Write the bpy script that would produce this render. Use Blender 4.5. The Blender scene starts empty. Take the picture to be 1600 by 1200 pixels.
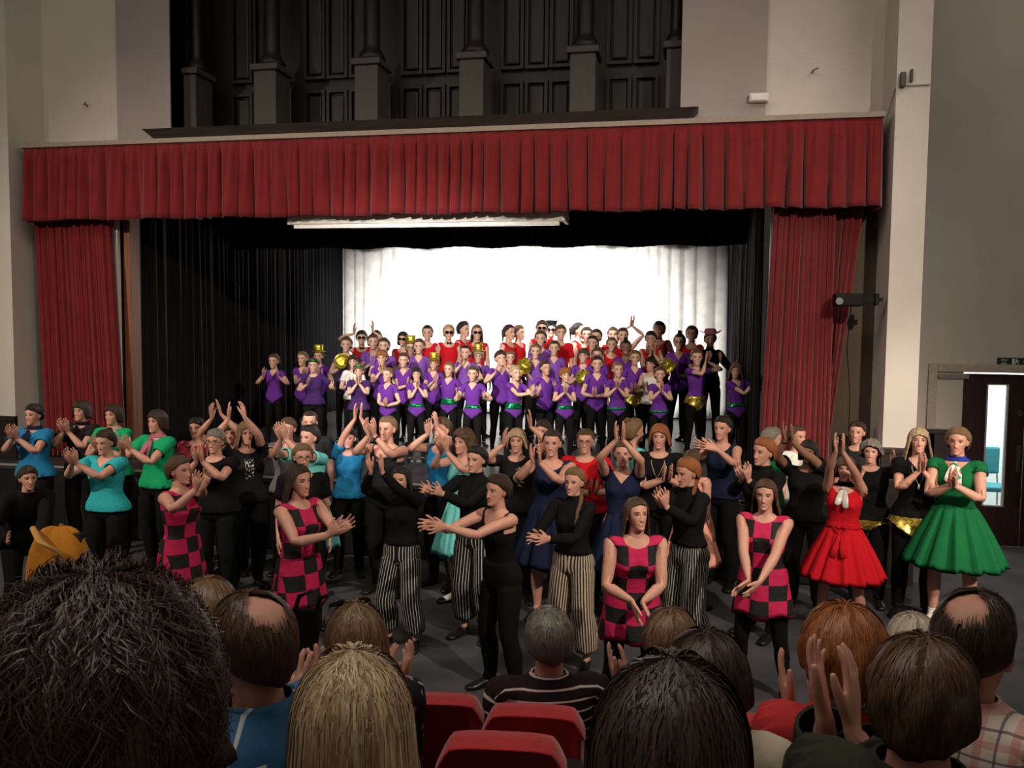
import bpy, bmesh, math, random
import numpy as np
from mathutils import Vector, Matrix, Quaternion, noise as mnoise

sc = bpy.context.scene
COL = sc.collection
PI = math.pi
random.seed(7); np.random.seed(7)

# ------------------------------------------------------------------ camera
F = 1340.0                                   # focal length in pixels of the 1600 x 1200 frame
CAM = np.array([0.0, -9.367, 2.60])
_p, _r = math.radians(3.76), math.radians(0.6)
_dn = np.array([-math.sin(_r)*math.cos(_p), math.cos(_r)*math.cos(_p), math.sin(_p)]); _dn /= np.linalg.norm(_dn)
_zc = -_dn
_yc = np.array([0.2001, 0.0, 0.9797]); _yc = _yc - _zc*np.dot(_yc, _zc); _yc /= np.linalg.norm(_yc)
_xc = np.cross(_yc, _zc)
W2C = np.stack([_xc, _yc, _zc], axis=1)      # columns: world axes seen from the camera (x right, y down, z forward)
C2W = W2C.T
def at(px, py, D):
    """world point at depth D (metres along the view axis) behind a pixel"""
    return CAM + C2W @ np.array([(px-800)/F*D, (py-600)/F*D, D])
def on_plane(px, py, axis, val):
    d = C2W @ np.array([(px-800)/F, (py-600)/F, 1.0])
    return CAM + d*((val-CAM[axis])/d[axis])
def pix(p):
    c = W2C @ (np.array(p)-CAM); return 800+F*c[0]/c[2], 600+F*c[1]/c[2], c[2]
cd = bpy.data.cameras.new('camera'); cam = bpy.data.objects.new('camera', cd); COL.objects.link(cam)
cd.sensor_width = 36.0; cd.lens = F/1600*36; cd.clip_start = 0.05; cd.clip_end = 100
_R = Matrix(((C2W[0][0], -C2W[0][1], -C2W[0][2]), (C2W[1][0], -C2W[1][1], -C2W[1][2]), (C2W[2][0], -C2W[2][1], -C2W[2][2])))
cam.matrix_world = Matrix.Translation(CAM) @ _R.to_4x4()
sc.camera = cam

# ------------------------------------------------------------------ exposure, world
vs = sc.view_settings
vs.view_transform = 'Standard'; vs.look = 'None'; vs.exposure = 0.0; vs.gamma = 1.0; vs.use_curve_mapping = False
wd = bpy.data.worlds.new('world'); sc.world = wd; wd.use_nodes = True
bg = wd.node_tree.nodes['Background']; bg.inputs[0].default_value = (1.0, 0.9, 0.82, 1); bg.inputs[1].default_value = 0.022

# ------------------------------------------------------------------ lights
def light(name, kind, loc, target, energy, color, **kw):
    l = bpy.data.lights.new(name, kind); l.energy = energy; l.color = color
    for k, v in kw.items(): setattr(l, k, v)
    o = bpy.data.objects.new(name, l); COL.objects.link(o); o.location = loc
    o.rotation_euler = (Vector(target)-Vector(loc)).to_track_quat('-Z', 'Y').to_euler()
    return o
WARM = (1.0, 0.85, 0.69); WHITE = (1.0, 0.96, 0.90)
R = math.radians
# front-of-house spots on the hall's lighting bar, behind and above the audience
light('house_spot', 'SPOT', (3.6, -8.2, 6.0), (-1.6, 1.0, 0.9), 2350, WARM, spot_size=R(64), spot_blend=1.0, shadow_soft_size=0.08)
light('house_spot', 'SPOT', (-9.2, -8.2, 6.0), (-4.4, 1.0, 0.9), 1950, WARM, spot_size=R(64), spot_blend=1.0, shadow_soft_size=0.08)
light('side_spot', 'SPOT', (6.6, -7.0, 4.6), (2.2, 0.3, 0.7), 2200, WARM, spot_size=R(28), spot_blend=0.9, shadow_soft_size=0.08)
light('stage_wash', 'SPOT', (-3.1, -9.3, 5.4), (-3.1, 2.6, 1.55), 5600, WHITE, spot_size=R(25), spot_blend=1.0, shadow_soft_size=0.10)
# light bar over the stage behind the pelmet
for i, x in enumerate((-5.2, -3.7, -2.3, -0.8)):
    light('stage_spot', 'SPOT', (x, 0.75, 4.45), (x*0.6-1.3, 4.6, 1.2), 900, WHITE, spot_size=R(84), spot_blend=0.6, shadow_soft_size=0.12)
for i, x in enumerate((-5.3, -4.1, -2.9, -1.7)):
    light('cyclorama_light', 'SPOT', (x, 3.6, 4.3), (x*0.7-0.9, 7.3, 2.0), 1100, WHITE, spot_size=R(95), spot_blend=0.8, shadow_soft_size=0.15)
# unseen fill lights added below the ceiling to lift the dim walls
light('ceiling_fill', 'AREA', (-3.0, -6.5, 9.2), (-3.0, -4.0, 0), 400, (1.0, 0.87, 0.74), shape='RECTANGLE', size=9.0, size_y=5.0)
light('ceiling_fill', 'AREA', (5.0, -3.5, 9.2), (5.0, 0.0, 2.0), 150, (1.0, 0.87, 0.74), shape='RECTANGLE', size=3.0, size_y=3.0)

# ------------------------------------------------------------------ materials
def sstep(a, b, x):
    t = np.clip((np.asarray(x, float)-a)/(b-a), 0, 1); return t*t*(3-2*t)
class NT:
    def __init__(s, name):
        s.m = bpy.data.materials.new(name); s.m.use_nodes = True; s.t = s.m.node_tree
        s.b = s.t.nodes['Principled BSDF']
    def n(s, typ, **kw):
        nd = s.t.nodes.new(typ)
        for k, v in kw.items(): setattr(nd, k, v)
        return nd
    def put(s, sock, v):
        if isinstance(v, bpy.types.NodeSocket): s.t.links.new(v, sock)
        elif isinstance(v, (tuple, list)) and len(v) == 3 and sock.type == 'RGBA': sock.default_value = (*v, 1)
        else: sock.default_value = v
    def M(s, op, a, b=0.0, c=0.0):
        nd = s.n('ShaderNodeMath', operation=op); s.put(nd.inputs[0], a); s.put(nd.inputs[1], b); s.put(nd.inputs[2], c); return nd.outputs[0]
    def mix(s, f, a, b, mode='MIX'):
        nd = s.n('ShaderNodeMix', data_type='RGBA', blend_type=mode); s.put(nd.inputs[0], f); s.put(nd.inputs[6], a); s.put(nd.inputs[7], b); return nd.outputs[2]
    def ss(s, x, a, b):
        nd = s.n('ShaderNodeMapRange', interpolation_type='SMOOTHSTEP'); s.put(nd.inputs[0], x); nd.inputs[1].default_value = a; nd.inputs[2].default_value = b; return nd.outputs[0]
    def noise(s, vec, scale, detail=3.0, rough=0.5):
        nd = s.n('ShaderNodeTexNoise'); nd.inputs['Scale'].default_value = scale; nd.inputs['Detail'].default_value = detail; nd.inputs['Roughness'].default_value = rough
        if vec is not None: s.t.links.new(vec, nd.inputs['Vector'])
        return nd.outputs['Fac']
    def attr(s, name):
        nd = s.n('ShaderNodeAttribute', attribute_name=name); x = s.n('ShaderNodeSeparateXYZ'); s.t.links.new(nd.outputs['Vector'], x.inputs[0])
        return nd.outputs['Vector'], x.outputs[0], x.outputs[1], x.outputs[2]
    def scalev(s, vec, k):
        nd = s.n('ShaderNodeVectorMath', operation='MULTIPLY'); s.put(nd.inputs[0], vec); nd.inputs[1].default_value = k; return nd.outputs[0]
    def obj(s): return s.n('ShaderNodeTexCoord').outputs['Object']
    def bump(s, h, strength=0.3, dist=0.01):
        nd = s.n('ShaderNodeBump'); nd.inputs['Strength'].default_value = strength; nd.inputs['Distance'].default_value = dist
        s.t.links.new(h, nd.inputs['Height']); s.t.links.new(nd.outputs[0], s.b.inputs['Normal'])
    def fin(s, col=None, rough=0.6, metal=0.0, spec=0.4, sheen=0.0, emit=None, emit_s=0.0):
        if col is not None: s.put(s.b.inputs['Base Color'], col)
        s.put(s.b.inputs['Roughness'], rough); s.put(s.b.inputs['Metallic'], metal); s.b.inputs['Specular IOR Level'].default_value = spec
        if sheen: s.b.inputs['Sheen Weight'].default_value = sheen
        if emit is not None: s.put(s.b.inputs['Emission Color'], emit); s.b.inputs['Emission Strength'].default_value = emit_s
        return s.m
_mats = {}
def cloth(name, col, rough=0.9, var=0.10, scale=45, sheen=0.0, spec=0.12):
    """plain woven fabric with fine relief"""
    if name in _mats: return _mats[name]
    g = NT(name); v, x, y, z = g.attr('rest')
    f = g.noise(v, scale, 2); big = g.noise(v, 9, 3)
    c = g.mix(g.ss(f, 0.3, 0.7), tuple(k*(1-var) for k in col), col)
    g.bump(big, 0.35, 0.03)
    _mats[name] = g.fin(c, rough, 0, spec, sheen); return g.m
def plain(name, col, rough=0.6, metal=0.0, spec=0.4, var=0.15, scale=25, emit=None, emit_s=0.0, bump=0.0):
    if name in _mats: return _mats[name]
    g = NT(name); f = g.noise(g.obj(), scale, 4)
    c = g.mix(g.ss(f, 0.3, 0.7), tuple(k*(1-var) for k in col), col)
    if bump: g.bump(f, bump, 0.01)
    _mats[name] = g.fin(c, rough, metal, spec, 0, emit, emit_s); return g.m
def sequins(name, col, scale=70):
    if name in _mats: return _mats[name]
    g = NT(name); v, x, y, z = g.attr('rest')
    vo = g.n('ShaderNodeTexVoronoi'); vo.inputs['Scale'].default_value = scale; g.t.links.new(v, vo.inputs['Vector'])
    sp = g.n('ShaderNodeSeparateColor'); g.t.links.new(vo.outputs['Color'], sp.inputs[0])
    c = g.mix(sp.outputs[0], tuple(k*0.35 for k in col), tuple(min(1, k*1.6) for k in col))
    g.bump(sp.outputs[1], 1.0, 0.02)
    _mats[name] = g.fin(c, 0.28, 0.75, 0.6); return g.m
def skin(name, col, lip=(0.50, 0.085, 0.09), brow=(0.06, 0.03, 0.018)):
    """skin; lips, brows, lashes and blush as coloured skin, placed by the rest-pose coordinate"""
    g = NT(name); v, x, y, z = g.attr('rest'); ax = g.M('ABSOLUTE', x)
    front = g.ss(y, -0.045, -0.065)
    f = g.noise(v, 26, 3)
    c = g.mix(g.ss(f, 0.35, 0.7), tuple(k*0.9 for k in col), col)
    blush = g.M('MULTIPLY', g.M('MULTIPLY', g.ss(g.M('SQRT', g.M('ADD', g.M('POWER', g.M('SUBTRACT', ax, 0.042), 2.0), g.M('POWER', g.M('SUBTRACT', z, 1.553), 2.0))), 0.028, 0.006), front), 0.35)
    c = g.mix(blush, c, (col[0]*0.95, col[1]*0.62, col[2]*0.58))
    zl = g.M('SUBTRACT', g.M('SUBTRACT', z, 1.5165), g.M('MULTIPLY', g.M('POWER', ax, 2.0), 9.0))      # smile curve
    lips = g.M('MULTIPLY', g.M('MULTIPLY', g.ss(g.M('ADD', g.M('ABSOLUTE', zl), g.M('MULTIPLY', g.M('POWER', ax, 2.0), 7.0)), 0.0095, 0.0072), g.ss(ax, 0.030, 0.0265)), front)
    c = g.mix(lips, c, lip)
    teeth = g.M('MULTIPLY', g.M('MULTIPLY', g.ss(g.M('ABSOLUTE', zl), 0.0032, 0.0020), g.ss(ax, 0.019, 0.015)), front)
    c = g.mix(teeth, c, (0.62, 0.58, 0.52))
    zb = g.M('ABSOLUTE', g.M('ADD', g.M('SUBTRACT', z, 1.6065), g.M('MULTIPLY', g.M('POWER', g.M('SUBTRACT', ax, 0.030), 2.0), 8.0)))
    br = g.M('MULTIPLY', g.M('MULTIPLY', g.ss(zb, 0.0034, 0.0018), g.M('MULTIPLY', g.ss(ax, 0.050, 0.046), g.ss(ax, 0.012, 0.015))), front)
    c = g.mix(g.M('MULTIPLY', br, 0.85), c, brow)
    ey = g.M('SQRT', g.M('ADD', g.M('POWER', g.M('MULTIPLY', g.M('SUBTRACT', ax, 0.031), 0.62), 2.0), g.M('POWER', g.M('SUBTRACT', z, 1.5885), 2.0)))
    ring = g.M('MULTIPLY', g.M('MULTIPLY', g.ss(ey, 0.0115, 0.0075), front), 0.72)
    c = g.mix(ring, c, (0.10, 0.045, 0.03))
    g.b.inputs['Subsurface Weight'].default_value = 0.0
    return g.fin(c, 0.5, 0, 0.35)
SKIN = {'pale': skin('skin_pale', (0.66, 0.40, 0.30)), 'mid': skin('skin_mid', (0.56, 0.32, 0.22)), 'rosy': skin('skin_rosy', (0.60, 0.31, 0.23)),
        'brown': skin('skin_brown', (0.26, 0.13, 0.08)), 'red': skin('skin_red', (0.58, 0.35, 0.26), lip=(0.55, 0.03, 0.04))}
def hair_mat(name, c1, c2):
    g = NT(name); v, u, t, w = g.attr('strand')
    st = g.noise(g.scalev(v, (1.0, 0.10, 1.0)), 42, 3, 0.6); wv = g.noise(g.scalev(v, (1.0, 0.35, 1.0)), 9, 2)
    c = g.mix(g.ss(st, 0.32, 0.68), c1, c2); c = g.mix(g.M('MULTIPLY', g.ss(wv, 0.35, 0.65), 0.45), c, c1)
    g.bump(st, 0.9, 0.012)
    return g.fin(c, 0.42, 0, 0.45)
HAIR = {'black': hair_mat('hair_black', (0.008, 0.006, 0.006), (0.030, 0.021, 0.017)), 'dark': hair_mat('hair_dark_brown', (0.018, 0.010, 0.006), (0.075, 0.040, 0.024)),
        'umber': hair_mat('hair_umber', (0.022, 0.012, 0.007), (0.105, 0.058, 0.034)), 'brown': hair_mat('hair_brown', (0.045, 0.022, 0.011), (0.17, 0.09, 0.045)), 'light': hair_mat('hair_light_brown', (0.12, 0.065, 0.03), (0.34, 0.21, 0.11)),
        'blonde': hair_mat('hair_blonde', (0.30, 0.20, 0.10), (0.78, 0.62, 0.38)), 'ginger': hair_mat('hair_ginger', (0.20, 0.055, 0.014), (0.52, 0.19, 0.06)),
        'grey': hair_mat('hair_grey', (0.13, 0.11, 0.09), (0.38, 0.34, 0.29)), 'white': hair_mat('hair_white', (0.42, 0.36, 0.28), (0.78, 0.71, 0.58))}

# ------------------------------------------------------------------ object helpers
def mk(name, me, mat=None, parent=None, smooth=True):
    o = bpy.data.objects.new(name, me); COL.objects.link(o)
    if parent is not None: o.parent = parent
    if mat is not None and not me.materials: me.materials.append(mat)
    if smooth: me.shade_smooth()
    return o
def from_bm(name, bm, mat=None, parent=None, smooth=False):
    bmesh.ops.recalc_face_normals(bm, faces=bm.faces[:])
    me = bpy.data.meshes.new(name); bm.to_mesh(me); bm.free()
    return mk(name, me, mat, parent, smooth)
def thing(name, label, cat, loc=(0, 0, 0), group=None):
    o = bpy.data.objects.new(name, None); COL.objects.link(o); o.location = loc; o.empty_display_size = 0.1
    o['label'] = label; o['category'] = cat
    if group: o['group'] = group
    return o
def tag(o, label, cat, group=None):
    o['label'] = label; o['category'] = cat
    if group: o['group'] = group
    return o
def struct(o): o['kind'] = 'structure'; return o
def box(bm, x0, x1, y0, y1, z0, z1, bev=0.0):
    r = bmesh.ops.create_cube(bm, size=1); vs_ = r['verts']
    for v in vs_: v.co = Vector(((x0+x1)/2+v.co.x*(x1-x0), (y0+y1)/2+v.co.y*(y1-y0), (z0+z1)/2+v.co.z*(z1-z0)))
    if bev:
        es = list({e for v in vs_ for e in v.link_edges}); bmesh.ops.bevel(bm, geom=es, offset=bev, segments=2, affect='EDGES', profile=0.6)
    return vs_
def boxo(name, x0, x1, y0, y1, z0, z1, mat, parent=None, bev=0.0):
    bm = bmesh.new(); box(bm, x0, x1, y0, y1, z0, z1, bev); return from_bm(name, bm, mat, parent)
def lathe(bm, prof, n=20, cx=0, cy=0, z0=0):
    rows = []
    for r, z in prof: rows.append([bm.verts.new((cx+r*math.cos(2*PI*i/n), cy+r*math.sin(2*PI*i/n), z0+z)) for i in range(n)])
    for a, b in zip(rows, rows[1:]):
        for i in range(n): bm.faces.new((a[i], a[(i+1) % n], b[(i+1) % n], b[i]))
    bm.faces.new(rows[0][::-1]); bm.faces.new(rows[-1])
def grid_mesh(name, P, closed_u=False, strand=None, rest=None, caps=False):
    """P: (rows, cols, 3) grid of points"""
    r, c, _ = P.shape; me = bpy.data.meshes.new(name)
    idx = np.arange(r*c).reshape(r, c)
    a = idx[:-1, :-1].ravel(); b = idx[:-1, 1:].ravel(); d = idx[1:, 1:].ravel(); e = idx[1:, :-1].ravel()
    q = np.stack([a, b, d, e], 1)
    if closed_u: q = np.vstack([q, np.stack([idx[:-1, -1], idx[:-1, 0], idx[1:, 0], idx[1:, -1]], 1)])
    me.from_pydata(P.reshape(-1, 3).tolist(), [], q.tolist())
    if strand is not None: set_attr(me, 'strand', strand.reshape(-1, 3))
    if rest is not None: set_attr(me, 'rest', rest.reshape(-1, 3))
    return me
def set_attr(me, name, arr):
    a = me.attributes.get(name) or me.attributes.new(name, 'FLOAT_VECTOR', 'POINT'); a.data.foreach_set('vector', np.ascontiguousarray(arr, dtype=np.float32).ravel())
def get_co(me):
    a = np.empty(len(me.vertices)*3, np.float32); me.vertices.foreach_get('co', a); return a.reshape(-1, 3).astype(float)
def set_co(me, P): me.vertices.foreach_set('co', np.ascontiguousarray(P, dtype=np.float32).ravel()); me.update()

# ------------------------------------------------------------------ the human figure, rest pose (arms out, 1.70 m, facing -Y)
def tube(bm, pts, n=12):
    """pts: list of (x, y, z, radius_a, radius_b); rings across the path, closed ends; a = horizontal/first axis"""
    rows = []; P = [Vector(p[:3]) for p in pts]
    for i, p in enumerate(pts):
        d = (P[min(i+1, len(P)-1)]-P[max(i-1, 0)]).normalized()
        ref = Vector((0, 0, 1)) if abs(d.z) < 0.7 else Vector((0, 1, 0))
        a = d.cross(ref).normalized(); b = a.cross(d).normalized()
        rows.append([bm.verts.new(P[i]+a*math.cos(2*PI*k/n)*p[3]+b*math.sin(2*PI*k/n)*p[4]) for k in range(n)])
    for u, w in zip(rows, rows[1:]):
        for k in range(n): bm.faces.new((u[k], u[(k+1) % n], w[(k+1) % n], w[k]))
    bm.faces.new(rows[0][::-1]); bm.faces.new(rows[-1])
def stack(bm, rings, n=24, pw=2.3):
    rows = []
    for z, hw, f, b in rings:
        cy, hy = (f+b)/2, (b-f)/2; row = []
        for k in range(n):
            c, s = math.cos(2*PI*k/n), math.sin(2*PI*k/n)
            row.append(bm.verts.new((hw*math.copysign(abs(c)**(2/pw), c), cy+hy*math.copysign(abs(s)**(2/pw), s), z)))
        rows.append(row)
    for u, w in zip(rows, rows[1:]):
        for k in range(n): bm.faces.new((u[k], u[(k+1) % n], w[(k+1) % n], w[k]))
    bm.faces.new(rows[0][::-1]); bm.faces.new(rows[-1])
HEADR = [(1.474, .016, -.078, -.045), (1.482, .027, -.088, -.022), (1.497, .038, -.090, .015), (1.517, .047, -.089, .050), (1.545, .058, -.088, .076), (1.57, .0665, -.087, .089),
         (1.60, .073, -.088, .097), (1.63, .0745, -.086, .099), (1.655, .0705, -.077, .092), (1.675, .060, -.060, .077), (1.69, .042, -.036, .052), (1.699, .016, -.010, .022)]
def build_template():
    bm = bmesh.new()
    stack(bm, [(.815, .10, -.06, .07), (.84, .155, -.088, .105), (.90, .176, -.098, .128), (.95, .171, -.10, .12), (1.00, .150, -.094, .10), (1.06, .126, -.087, .082), (1.12, .127, -.09, .08),
               (1.18, .138, -.098, .09), (1.24, .150, -.108, .10), (1.30, .153, -.098, .105), (1.35, .150, -.078, .096), (1.385, .122, -.060, .085), (1.41, .088, -.046, .07), (1.43, .062, -.034, .062)])
    stack(bm, HEADR, pw=2.15)
    tube(bm, [(0, .022, 1.36, .062, .060), (0, .014, 1.43, .052, .054), (0, .006, 1.49, .049, .052), (0, .006, 1.54, .049, .05)], 16)
    for s in (-1, 1):
        tube(bm, [(s*.080, .012, .885, .070, .075), (s*.091, .004, .82, .086, .092), (s*.091, -.003, .70, .076, .082), (s*.089, -.005, .58, .062, .067), (s*.087, -.008, .47, .052, .056),
                  (s*.087, .004, .40, .050, .052), (s*.087, .014, .32, .053, .057), (s*.087, .014, .22, .041, .045), (s*.087, .014, .11, .031, .035), (s*.087, .012, .06, .033, .038)], 14)
        tube(bm, [(s*.087, .050, .030, .026, .026), (s*.087, .02, .038, .034, .036), (s*.090, -.05, .034, .038, .032), (s*.095, -.11, .024, .044, .022), (s*.097, -.155, .018, .040, .016), (s*.097, -.178, .016, .024, .012)], 12)
        tube(bm, [(s*.095, .010, 1.370, .055, .042), (s*.14, .008, 1.374, .056, .048), (s*.19, .004, 1.380, .050, .048), (s*.26, .002, 1.382, .044, .045), (s*.36, 0, 1.383, .039, .040), (s*.435, 0, 1.383, .036, .036),
                  (s*.50, 0, 1.383, .038, .036), (s*.56, 0, 1.383, .034, .032), (s*.63, 0, 1.383, .028, .024), (s*.685, 0, 1.383, .026, .018), (s*.71, 0, 1.383, .030, .016), (s*.75, -.001, 1.383, .040, .015), (s*.78, 0, 1.382, .041, .013), (s*.792, 0, 1.381, .036, .010)], 14)
        for (y0, y1, L, r) in ((-.031, -.045, .072, .0088), (-.0105, -.014, .082, .009), (.0105, .015, .075, .0088), (.030, .043, .058, .0078)):
            x0 = .775
            tube(bm, [(s*x0, y0, 1.382, r, r), (s*(x0+.5*L), y0+(y1-y0)*.5, 1.380, r*.98, r*.98), (s*(x0+.8*L), y0+(y1-y0)*.8, 1.374, r*.9, r*.9), (s*(x0+L), y1, 1.366, r*.6, r*.6)], 8)
        tube(bm, [(s*.70, -.016, 1.380, .014, .013), (s*.735, -.043, 1.374, .0125, .012), (s*.765, -.062, 1.368, .0105, .0105), (s*.790, -.073, 1.364, .007, .007)], 8)
        tube(bm, [(s*.070, .004, 1.548, .006, .009), (s*.076, .008, 1.565, .007, .013), (s*.079, .013, 1.588, .006, .017), (s*.077, .012, 1.602, .004, .010)], 8)
    me = bpy.data.meshes.new('t'); bm.to_mesh(me); bm.free()
    o = bpy.data.objects.new('t', me); COL.objects.link(o)
    md = o.modifiers.new('r', 'REMESH'); md.mode = 'VOXEL'; md.voxel_size = 0.0042
    sm = o.modifiers.new('s', 'SMOOTH'); sm.factor = 0.5; sm.iterations = 3
    dg = bpy.context.evaluated_depsgraph_get(); hi = bpy.data.meshes.new_from_object(o.evaluated_get(dg))
    # sculpt the face and the back of the body
    P = get_co(hi); x, y, z = P.T; ax = np.abs(x)
    fr = sstep(-.02, -.06, y)*sstep(1.46, 1.48, z)
    G = lambda cx, cz, sx, sz: np.exp(-((ax-cx)/sx)**2-((z-cz)/sz)**2)
    dy = np.zeros(len(P))
    t = np.clip((1.598-z)/(1.598-1.545), 0, 1); nose = (0.004+.017*t**1.3)*np.exp(-(ax/(.0070+.0035*t))**2)*sstep(1.534, 1.543, z)*sstep(1.612, 1.594, z)
    dy += nose+.004*G(.011, 1.545, .005, .006)
    dy += -.0115*G(.031, 1.589, .016, .011)+.0035*G(.030, 1.608, .020, .007)+.004*G(.043, 1.556, .017, .017)-.003*G(.0, 1.530, .012, .006)
    dy += .0045*G(0, 1.5225, .024, .0045)+.0038*G(0, 1.5105, .020, .0045)-.002*G(0, 1.5165, .024, .0022)-.004*G(0, 1.501, .018, .005)+.006*G(0, 1.486, .016, .010)
    P[:, 1] -= dy*fr
    P[:, 1] -= .006*G(.0, 1.12, .03, .12)*sstep(.02, .06, y)          # furrow of the spine
    P[:, 1] += .012*G(.085, .865, .05, .05)*sstep(.05, .09, y)
    set_co(hi, P)
    o.modifiers.clear(); o.data = hi
    out = []
    for ntri in (15000, 6500):
        o.modifiers.clear(); md = o.modifiers.new('d', 'DECIMATE'); md.ratio = ntri/(2*len(hi.polygons))
        bpy.context.view_layer.update(); dg = bpy.context.evaluated_depsgraph_get(); out.append(bpy.data.meshes.new_from_object(o.evaluated_get(dg)))
    bpy.data.objects.remove(o)
    return out
BODY_HI, BODY_LO = build_template()

# bones: name -> joint in the rest pose
JN = {'pelvis': (0, 0.01, .93), 'spine': (0, .01, 1.04), 'chest': (0, .01, 1.18), 'neck': (0, .015, 1.41), 'head': (0, .01, 1.485)}
for s, t in ((1, 'L'), (-1, 'R')):
    JN.update({'delt'+t: (s*.143, .005, 1.372), 'up'+t: (s*.143, .005, 1.372), 'fa'+t: (s*.445, 0, 1.383), 'fm'+t: (s*.445, 0, 1.383), 'fd'+t: (s*.445, 0, 1.383), 'hand'+t: (s*.685, 0, 1.383),
               'thigh'+t: (s*.09, 0, .87), 'shin'+t: (s*.087, -.005, .47), 'foot'+t: (s*.087, .015, .075)})
BN = list(JN); BI = {b: i for i, b in enumerate(BN)}; J = {k: np.array(v, float) for k, v in JN.items()}
LU, LF = .302, .24; LT, LS = .40, .395
def weights(P):
    x, y, z = P.T; ax = np.abs(x); W = np.zeros((len(P), len(BN)))
    arm = np.maximum(sstep(1.26, 1.35, z), sstep(.20, .24, ax)*sstep(1.08, 1.16, z))*(z > 1.08)
    t = sstep(.095, .225, ax)*arm*(z < 1.47)
    up = sstep(.5, 1, t); dl = sstep(0, .5, t)-up; base = 1-up-dl
    f = sstep(.405, .485, ax)*(up > 0.5); h = sstep(.662, .705, ax)*(up > 0.5)
    k = np.clip((ax-.47)/(.66-.47), 0, 1)
    fa_, fm_, fd_ = np.clip(1-2*k, 0, 1), 1-np.abs(2*k-1), np.clip(2*k-1, 0, 1)
    for s, tg in ((1, 'L'), (-1, 'R')):
        m = (x*s > 0)
        W[:, BI['delt'+tg]] = dl*m; W[:, BI['up'+tg]] = up*(1-f)*m; W[:, BI['hand'+tg]] = up*f*h*m
        for b, ww in (('fa', fa_), ('fm', fm_), ('fd', fd_)): W[:, BI[b+tg]] = up*f*(1-h)*ww*m
    zz = z-.45*(y-.02)
    hd = sstep(1.47, 1.52, zz)*(z > 1.44); nk = sstep(1.39, 1.45, z)*(1-hd)
    ch = sstep(1.10, 1.26, z)*(1-hd-nk); sp = sstep(.97, 1.08, z)*(1-hd-nk-ch).clip(0); rest = (1-hd-nk-ch-sp).clip(0)
    th = sstep(.94, .80, z)*rest; pel = rest-th
    for b, ww in (('head', hd), ('neck', nk), ('chest', ch), ('spine', sp), ('pelvis', pel)): W[:, BI[b]] += ww*base
    sh = sstep(.52, .42, z); ft = sstep(.12, .07, z); lr = sstep(-.02, .02, x)
    for tg, m in (('L', lr), ('R', 1-lr)):
        W[:, BI['thigh'+tg]] += th*(1-sh)*m*base; W[:, BI['shin'+tg]] += th*sh*(1-ft)*m*base; W[:, BI['foot'+tg]] += th*sh*ft*m*base
    return W/W.sum(1, keepdims=True)

TPL = {}                                       # name -> dict(mesh, co, W)
def register(name, me, W=None):
    co = get_co(me)
    if 'strand' not in me.attributes: set_attr(me, 'rest', co)
    TPL[name] = dict(me=me, co=co, W=weights(co) if W is None else W)
    if name.startswith('body'):
        nr = np.empty(len(me.vertices)*3, np.float32); me.vertices.foreach_get('normal', nr); TPL[name]['nr'] = nr.reshape(-1, 3).astype(float)
register('body_hi', BODY_HI); register('body_lo', BODY_LO)
# ---- garments cut from the figure and pushed outwards
def cut_garment(name, planes, keep, off, smooth=2, lip=0.006, lo=False):
    bm = bmesh.new(); bm.from_mesh(BODY_LO if lo else BODY_HI)
    for p, n in planes:
        bmesh.ops.bisect_plane(bm, geom=bm.verts[:]+bm.edges[:]+bm.faces[:], plane_co=p, plane_no=n, dist=1e-5)
    dele = [f for f in bm.faces if not keep(f.calc_center_median())]
    bmesh.ops.delete(bm, geom=dele, context='FACES')
    bmesh.ops.delete(bm, geom=[v for v in bm.verts if not v.link_faces], context='VERTS')
    bl = bm.verts.layers.float_vector.new('base')
    for v in bm.verts: v[bl] = v.co
    bm.normal_update()
    inner = [v for v in bm.verts if not v.is_boundary]
    inner = [v for v in inner if abs(v.co.x) < .125 or v.co.z < 1.2]
    for _ in range(smooth): bmesh.ops.smooth_vert(bm, verts=inner, factor=0.5, use_axis_x=True, use_axis_y=True, use_axis_z=True)
    bm.normal_update()
    for v in bm.verts: v.co = v.co+v.normal*off(v.co)
    if lip:
        be = [e for e in bm.edges if e.is_boundary]; nrm = {v: v.normal.copy() for e in be for v in e.verts}
        r = bmesh.ops.extrude_edge_only(bm, edges=be)
        newv = [v for v in r['geom'] if isinstance(v, bmesh.types.BMVert)]
        for v in newv:
            src = [e.other_vert(v) for e in v.link_edges if e.other_vert(v) in nrm and (e.other_vert(v).co-v.co).length < 1e-6]
            if src: v.co = v.co-nrm[src[0]]*lip*1.2; v[bl] = src[0][bl]
    bmesh.ops.triangulate(bm, faces=[f for f in bm.faces if len(f.verts) > 4])
    me = bpy.data.meshes.new(name); bm.to_mesh(me); bm.free()
    b_ = np.empty(len(me.vertices)*3, np.float32); me.attributes['base'].data.foreach_get('vector', b_); me.attributes.remove(me.attributes['base'])
    register(name, me, weights(b_.reshape(-1, 3).astype(float)))
V = Vector
_ss = lambda a, b, x: float(sstep(a, b, x))
def vneck(co, half, depth, top=1.42):          # inside the neck opening?
    if co.z > top and abs(co.x) < half: return True
    return co.y < 0.0 and co.z > top-depth and abs(co.x) < half*(co.z-(top-depth))/depth
def neckplanes(half, depth, top=1.42):
    return [((half, 0, top), (depth, 0, -half)), ((-half, 0, top), (depth, 0, half)), ((0, 0, top), (0, 0, 1))]

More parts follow.
